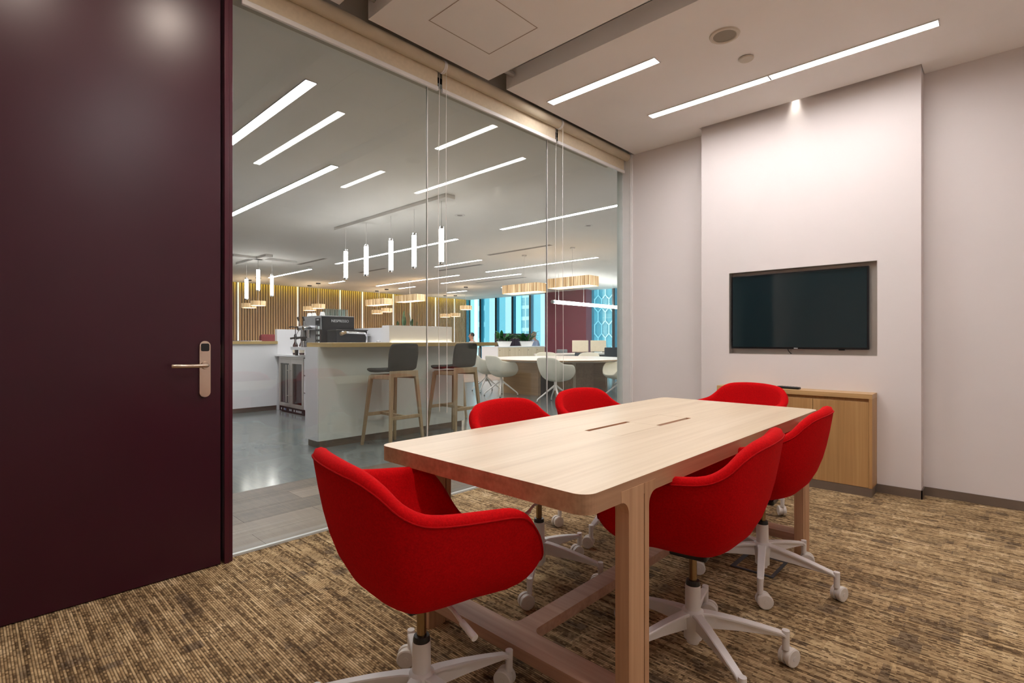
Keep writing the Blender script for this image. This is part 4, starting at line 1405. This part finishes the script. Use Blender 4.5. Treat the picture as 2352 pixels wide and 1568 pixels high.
def face(x, y):
    return math.atan2(TC[1] - y, TC[0] - x)


wc = star_chair('cream shell chair left of the second glass joint, before the wooden table base', (7.50, 7.40, 0), math.radians(-12), WG)
for x, y, rz, lab in ((7.34, 5.86, math.radians(-2), 'cream shell chair right behind the second glass joint'), (8.70, 5.34, math.radians(155), 'cream shell chair cut by the right glass frame'),
                  (7.93, 8.28, math.radians(-30), 'cream shell chair half hidden at the left tip of the round table'), (10.12, 8.34, None, 'cream chair back beyond the round table, left of the middle'),
                  (10.62, 7.50, None, 'cream chair back beyond the round table, below the plum column'), (10.75, 6.43, None, 'cream chair back beyond the round table, at the glass frame')):
    dup(wc, (x, y, 0), face(x, y) if rz is None else rz, lab, WG)

# ------------------------------------------------------------------ long desk with screens
t = thing('long_desk', 'long pale desk with rounded end in front of the plum column', 'desk', (11, 9.1, 0), world_parts=True)
obj('desktop', bm_prism(B(), rrect(10.95, 8.55, 15.7, 9.70, 0.35, 8), 0.70, 0.742), 'table_white', t)
box('modesty_panel', 'dark_recess', t, (12.2, 9.1, 0.35), (15.5, 9.14, 0.70))
box('leg_panel', 'locker_wood', t, (11.4, 8.8, 0), (11.47, 9.45, 0.70))
box('leg_panel', 'locker_wood', t, (15.3, 8.8, 0), (15.37, 9.45, 0.70))
for x, y, lab in ((13.2, 9.55, 'cream desk screen standing left, beside the plum column'), (14.05, 9.45, 'cream desk screen standing right, beside the glass frame')):
    t = thing('desk_screen', lab, 'desk screen', (x, y, 0.742), math.radians(-38), 'cream desk screens')
    box('panel', 'cream_panel', t, (-0.26, -0.02, 0.02), (0.26, 0.02, 0.385), 0.012, 2)
    box('foot', 'dark_recess', t, (-0.2, -0.04, 0), (-0.14, 0.04, 0.022))
    box('foot', 'dark_recess', t, (0.14, -0.04, 0), (0.2, 0.04, 0.022))


def simple_chair(label, loc, rz, mat, h):
    t = thing('desk_chair', label, 'chair', loc, rz, 'upholstered chairs at the long desk')
    obj('backrest', bm_box(B(), (-0.22, -0.23, 0.46), (-0.17, 0.23, h), 0.03, 3), mat, t, True, 50)
    obj('seat', bm_box(B(), (-0.21, -0.23, 0.41), (0.22, 0.23, 0.47), 0.025, 3), mat, t, True, 50)
    for sx in (-1, 1):
        for sy in (-1, 1):
            obj('leg', bm_cyl(B(), (sx * 0.16, sy * 0.17, 0.42), (sx * 0.20, sy * 0.21, 0), 0.014, 0.010, 8), 'white_plastic', t)


simple_chair('tall dark teal chair back near the glass frame', (12.55, 8.15, 0), math.radians(70), 'teal_chair', 0.93)
simple_chair('low dark chair back under the plum column', (11.35, 8.35, 0), math.radians(80), 'teal_chair', 0.80)
simple_chair('light grey chair back beyond the desk by the plum column', (13.2, 10.1, 0), math.radians(-100), 'grey_chair', 0.84)

# ------------------------------------------------------------------ planter cabinet and screens
t = thing('locker_cabinet', 'white storage cabinet with pale wooden doors carrying two planters', 'cabinet', (12.0, 11.97, 0), world_parts=True)
box('carcass', 'bar_white', t, (12.0, 11.99, 0.05), (14.40, 12.75, 0.90))
box('top', 'bar_white', t, (12.0, 11.965, 0.90), (14.40, 12.76, 0.925))
box('plinth', 'dark_steel', t, (12.03, 12.0, 0), (14.37, 12.7, 0.05))
for k in range(5):
    x0 = 12.02 + k * 0.472
    dr = box('door', 'locker_wood', t, (x0 + 0.004, 11.968, 0.06), (x0 + 0.468, 11.99, 0.89), 0.002, 1)
    obj('lock', bm_cyl(B(), (x0 + 0.05, 11.969, 0.80), (x0 + 0.05, 11.955, 0.80), 0.015, seg=10), 'dark_steel', dr)


def trough_plant(label, plabel, x, y, z, seed):
    t = thing('trough_planter', label, 'planter', (x, y, z), math.radians(-40), 'white trough planters on the cabinet')
    bm = B()
    for (w0, l0, z0), (w1, l1, z1) in (((0.10, 0.18, 0.0), (0.13, 0.235, 0.155)), ((0.14, 0.25, 0.145), (0.14, 0.25, 0.17))):
        A_ = [bm.verts.new((sx * l0, sy * w0, z0)) for sx, sy in ((-1, -1), (1, -1), (1, 1), (-1, 1))]
        C_ = [bm.verts.new((sx * l1, sy * w1, z1)) for sx, sy in ((-1, -1), (1, -1), (1, 1), (-1, 1))]
        for i in range(4):
            bm.faces.new((A_[i], A_[(i + 1) % 4], C_[(i + 1) % 4], C_[i]))
        bm.faces.new(A_)
        bm.faces.new(C_[::-1])
    obj('trough', bm, 'porcelain', t)
    box('soil', 'soil', t, (-0.22, -0.11, 0.165), (0.22, 0.11, 0.173))
    rnd = random.Random(seed)
    p = thing('leafy_plant', plabel, 'plant', (x, y, z + 0.174), math.radians(-40), 'leafy plants in the trough planters')
    stems = B()
    for i in range(5):
        bm_cyl(stems, (-0.2 + i * 0.1, rnd.uniform(-.05, .05), 0), (-0.2 + i * 0.1 + rnd.uniform(-.03, .03), 0, 0.12), 0.012, 0.008, 8)
    obj('stems', stems, 'leaf', p)
    me0 = obj('leaf', blade(0.36, 0.055, 0.75, fold=0.25), 'leaf', p, True)
    me1 = obj('leaf', blade(0.30, 0.05, 0.95, fold=0.25), 'leaf_light', p, True)
    first = [me0, me1]
    for i in range(30):
        if i < 2:
            o = first[i]
        else:
            o = (me1 if i % 4 == 0 else me0).copy()
            COL.objects.link(o)
            o.parent = p
        o.location = (rnd.uniform(-0.22, 0.22), rnd.uniform(-0.08, 0.08), rnd.uniform(0.01, 0.09))
        sgn = 1 if o.location.x > 0 else -1
        yaw = (0 if sgn > 0 else PI) + rnd.uniform(-1.5, 1.5)
        o.rotation_euler = (0, rnd.uniform(0.0, 0.75), yaw)
        s = rnd.uniform(0.75, 1.15)
        o.scale = (s, s, s)


trough_plant('white trough planter on the left half of the cabinet', 'leafy green plant in the left trough planter', 12.62, 12.30, 0.925, 3)
trough_plant('white trough planter on the right half of the cabinet', 'leafy green plant in the right trough planter', 13.75, 12.30, 0.925, 8)
t = thing('partition_screen', 'dark plum grey partition screen behind the planters', 'partition', (15, 14, 0), world_parts=True)
for a, b_ in ((13.9, 14.93), (14.95, 15.9)):
    box('panel', 'plum_partition', t, (a, 14.0, 0.05), (b_, 14.06, 1.40), 0.01)
box('foot_rail', 'dark_steel', t, (13.9, 13.99, 0), (15.9, 14.07, 0.05))

# ------------------------------------------------------------------ people
def skin_mesh(name, verts, edges, radii, root, mat, parent, sub=2):
    me = bpy.data.meshes.new(name)
    me.from_pydata(verts, edges, [])
    o = bpy.data.objects.new(name, me)
    COL.objects.link(o)
    o.parent = parent
    sk = o.modifiers.new('skin', 'SKIN')
    sk.use_smooth_shade = True
    if not me.skin_vertices:
        pass
    for i, r_ in enumerate(radii):
        v = me.skin_vertices[0].data[i]
        v.radius = r_ if isinstance(r_, tuple) else (r_, r_)
        v.use_root = (i == root) or not any(i == e[1] for e in edges)
    ss = o.modifiers.new('sub', 'SUBSURF')
    ss.levels = ss.render_levels = sub
    me.materials.append(MATS[mat])
    return o


def person(label, loc, rz, shirt, hair, lean=0.0):
    """seated figure facing +X; seat at 0.46 m"""
    t = thing('person', label, 'person', loc, rz)
    L = lean
    V = [(0, 0, .54), (0.01 + L * .3, 0, .70), (0.01 + L * .6, 0, .86), (L, 0, .995), (L + .01, 0, 1.09), (L + .03, 0, 1.16), (L + .035, 0, 1.25), (L + .02, 0, 1.31)]
    R = [(.15, .12), (.13, .105), (.15, .105), (.10, .085), .054, (.080, .088), (.086, .094), (.056, .060)]
    E = [(i, i + 1) for i in range(7)]
    for s in (-1, 1):
        b0 = len(V)
        V += [(L + 0.0, s * .165, .975), (L + .04, s * .215, .76), (L + .24, s * .17, .70), (L + .33, s * .13, .71), (L + .40, s * .12, .705), (L + .44, s * .125, .695),
              (L + .355, s * .095, .72), (L + .385, s * .080, .715)]
        R += [.058, .046, .036, .026, .030, .014, .013, .009]
        E += [(3, b0), (b0, b0 + 1), (b0 + 1, b0 + 2), (b0 + 2, b0 + 3), (b0 + 3, b0 + 4), (b0 + 4, b0 + 5), (b0 + 3, b0 + 6), (b0 + 6, b0 + 7)]
        b1 = len(V)
        V += [(.06, s * .10, .52), (.42, s * .11, .50), (.44, s * .11, .28), (.43, s * .11, .08), (.54, s * .11, .045)]
        R += [.085, .062, .050, .036, .030]
        E += [(0, b1), (b1, b1 + 1), (b1 + 1, b1 + 2), (b1 + 2, b1 + 3), (b1 + 3, b1 + 4)]
    skin_mesh('body', V, E, R, 0, 'skin', t)
    V2 = [(0, 0, .50), (0.01 + L * .3, 0, .70), (0.01 + L * .6, 0, .86), (L, 0, .99), (L + .005, 0, 1.05), (L + .01, 0, 1.075)]
    R2 = [.195, .175, .185, .165, .10, .068]
    E2 = [(i, i + 1) for i in range(5)]
    for s in (-1, 1):
        b0 = len(V2)
        V2 += [(L + 0.0, s * .165, .975), (L + .04, s * .215, .76), (L + .22, s * .175, .705)]
        R2 += [.088, .072, .056]
        V2.insert(b0, (L, s * .07, .975))
        R2.insert(b0, .095)
        E2 += [(b0, b0 + 1), (b0 + 1, b0 + 2), (b0 + 2, b0 + 3)]
    skin_mesh('shirt', V2, E2, R2, 0, shirt, t)
    V3 = [(0, 0, .53), (-.01, 0, .60)]
    R3 = [(.20, .17), (.19, .16)]
    E3 = [(0, 1)]
    for s in (-1, 1):
        b0 = len(V3)
        V3 += [(.06, s * .10, .52), (.42, s * .11, .50), (.44, s * .11, .28), (.43, s * .11, .10)]
        R3 += [.115, .09, .078, .066]
        V3.insert(b0, (-.03, s * .08, .53))
        R3.insert(b0, .125)
        E3 += [(b0, b0 + 1), (b0 + 1, b0 + 2), (b0 + 2, b0 + 3), (b0 + 3, b0 + 4)]
    skin_mesh('trousers', V3, E3, R3, 0, 'trousers_navy', t)
    # hair cap, nose, ears, eyes
    bm = B()
    bmesh.ops.create_uvsphere(bm, u_segments=20, v_segments=12, radius=1.0, matrix=Matrix.Translation((L + 0.020, 0, 1.262)) @ Matrix.Diagonal((0.098, 0.090, 0.088, 1)))
    bmesh.ops.delete(bm, geom=[v for v in bm.verts if v.co.z < 1.215 or (v.co.x > L + 0.06 and v.co.z < 1.315)], context='VERTS')
    obj('hair', bm, hair, t, True)
    bm = B()
    bm_cyl(bm, (L + 0.108, 0, 1.238), (L + 0.132, 0, 1.208), 0.008, 0.015, 8)
    obj('nose', bm, 'skin', t, True)
    for s in (-1, 1):
        obj('ear', bm_lathe(B(), [(0, -0.03), (0.014, -0.015), (0.018, 0.01), (0.0, 0.032)], 8, (L + 0.015, s * 0.080, 1.225)), 'skin', t, True)
        bm = B()
        bmesh.ops.create_uvsphere(bm, u_segments=8, v_segments=6, radius=0.010, matrix=Matrix.Translation((L + 0.104, s * 0.032, 1.242)))
        obj('eye', bm, 'dark_recess', t, True)
        obj('shoe', bm_box(B(), (.38, s * .11 - .045, 0), (.62, s * .11 + .045, .075), 0.025, 2), 'black_plastic', t, True)
    bm = bm_box(B(), (L + 0.098, -0.022, 1.176), (L + 0.112, 0.022, 1.182), 0.002, 1)
    obj('mouth', bm, 'slot_red', t)
    return t


def office_chair(label, loc, rz):
    t = thing('office_chair', label, 'chair', loc, rz, 'office chairs under the seated people')
    obj('seat', bm_box(B(), (-0.22, -0.23, 0.37), (0.24, 0.23, 0.42), 0.02, 3), 'grey_chair', t, True, 50)
    obj('backrest', bm_box(B(), (-0.27, -0.21, 0.45), (-0.23, 0.21, 0.86), 0.018, 3), 'grey_chair', t, True, 50)
    obj('back_strut', bm_box(B(), (-0.26, -0.03, 0.36), (-0.20, 0.03, 0.50), 0.006), 'white_plastic', t)
    obj('column', bm_cyl(B(), (0, 0, 0.05), (0, 0, 0.37), 0.03, seg=14), 'white_plastic', t, True, 40)
    for k in range(4):
        a = 0.4 + k * PI / 2
        bm = B()
        bm_tube(bm, [(0.01 * math.cos(a), 0.01 * math.sin(a), 0.14), (0.30 * math.cos(a), 0.30 * math.sin(a), 0.05), (0.31 * math.cos(a), 0.31 * math.sin(a), 0.005)], [0.02, 0.014, 0.014], 8)
        obj('leg', bm, 'white_plastic', t, True)


p1_ = person('seated man in a pale shirt at the far end of the bar top, in profile', (12.70, 14.0, 0), math.radians(140), 'shirt_pale', 'hair_dark')
p1_.scale = (1.05, 1.05, 1.05)
office_chair('grey office chair with white legs under the man in the pale shirt', (12.70, 14.0, 0), math.radians(140))
p2_ = person('seated grey-haired man in a blue shirt behind the right planter', (15.52, 13.33, 0), math.radians(165), 'shirt_blue', 'hair_grey', 0.10)
p2_.scale = (1.1, 1.1, 1.1)
office_chair('grey office chair under the grey-haired man', (15.52, 13.33, 0), math.radians(165))

# ------------------------------------------------------------------ towers outside
def tower(label, x0, y0, x1, y1, h, mat, cols, rows, z0=-30):
    t = thing('tower_block', label, 'building', (x0, y0, z0), world_parts=True)
    box('facade', mat, t, (x0, y0, z0), (x1, y1, h))
    for i in range(cols):
        for j in range(rows):
            wy = (y1 - y0) / cols
            wz = 3.2
            box('window', 'tower_window', t, (x0 - 0.06, y0 + (i + 0.15) * wy, -8 + j * wz), (x0 + 0.02, y0 + (i + 0.85) * wy, -8 + j * wz + 2.2))
    return t


tower('pale tower with a column of square windows in the leftmost far window', 70, 73.2, 78, 75.6, 45, 'tower_pale', 1, 10)
tower('slender pale tower seen between the far window fins', 110, 97.0, 118, 100.5, 60, 'tower_pale', 2, 8)
tower('distant broad pale block seen in the middle of the far windows', 150, 116, 165, 125, 18, 'tower_pale', 5, 6)
t = tower('teal tower with a white honeycomb frame beside the right glass frame', 60, 34.5, 72, 42.6, 45, 'tower_teal', 4, 8)
bm = B()
for row in range(-6, 18):
    for c_ in range(7):
        y = 34.5 + c_ * 1.15 + (0.575 if row % 2 else 0)
        z = -2 + row * 1.75
        bm_cyl(bm, (59.8, y, z), (59.8, y + 0.575, z + 0.6), 0.07, seg=6)
        bm_cyl(bm, (59.8, y + 0.575, z + 0.6), (59.8, y + 1.15, z), 0.07, seg=6)
        bm_cyl(bm, (59.8, y, z), (59.8, y, z - 1.15), 0.07, seg=6)
o = obj('honeycomb_frame', bm, 'tower_frame', t)
o['kind'] = 'stuff'
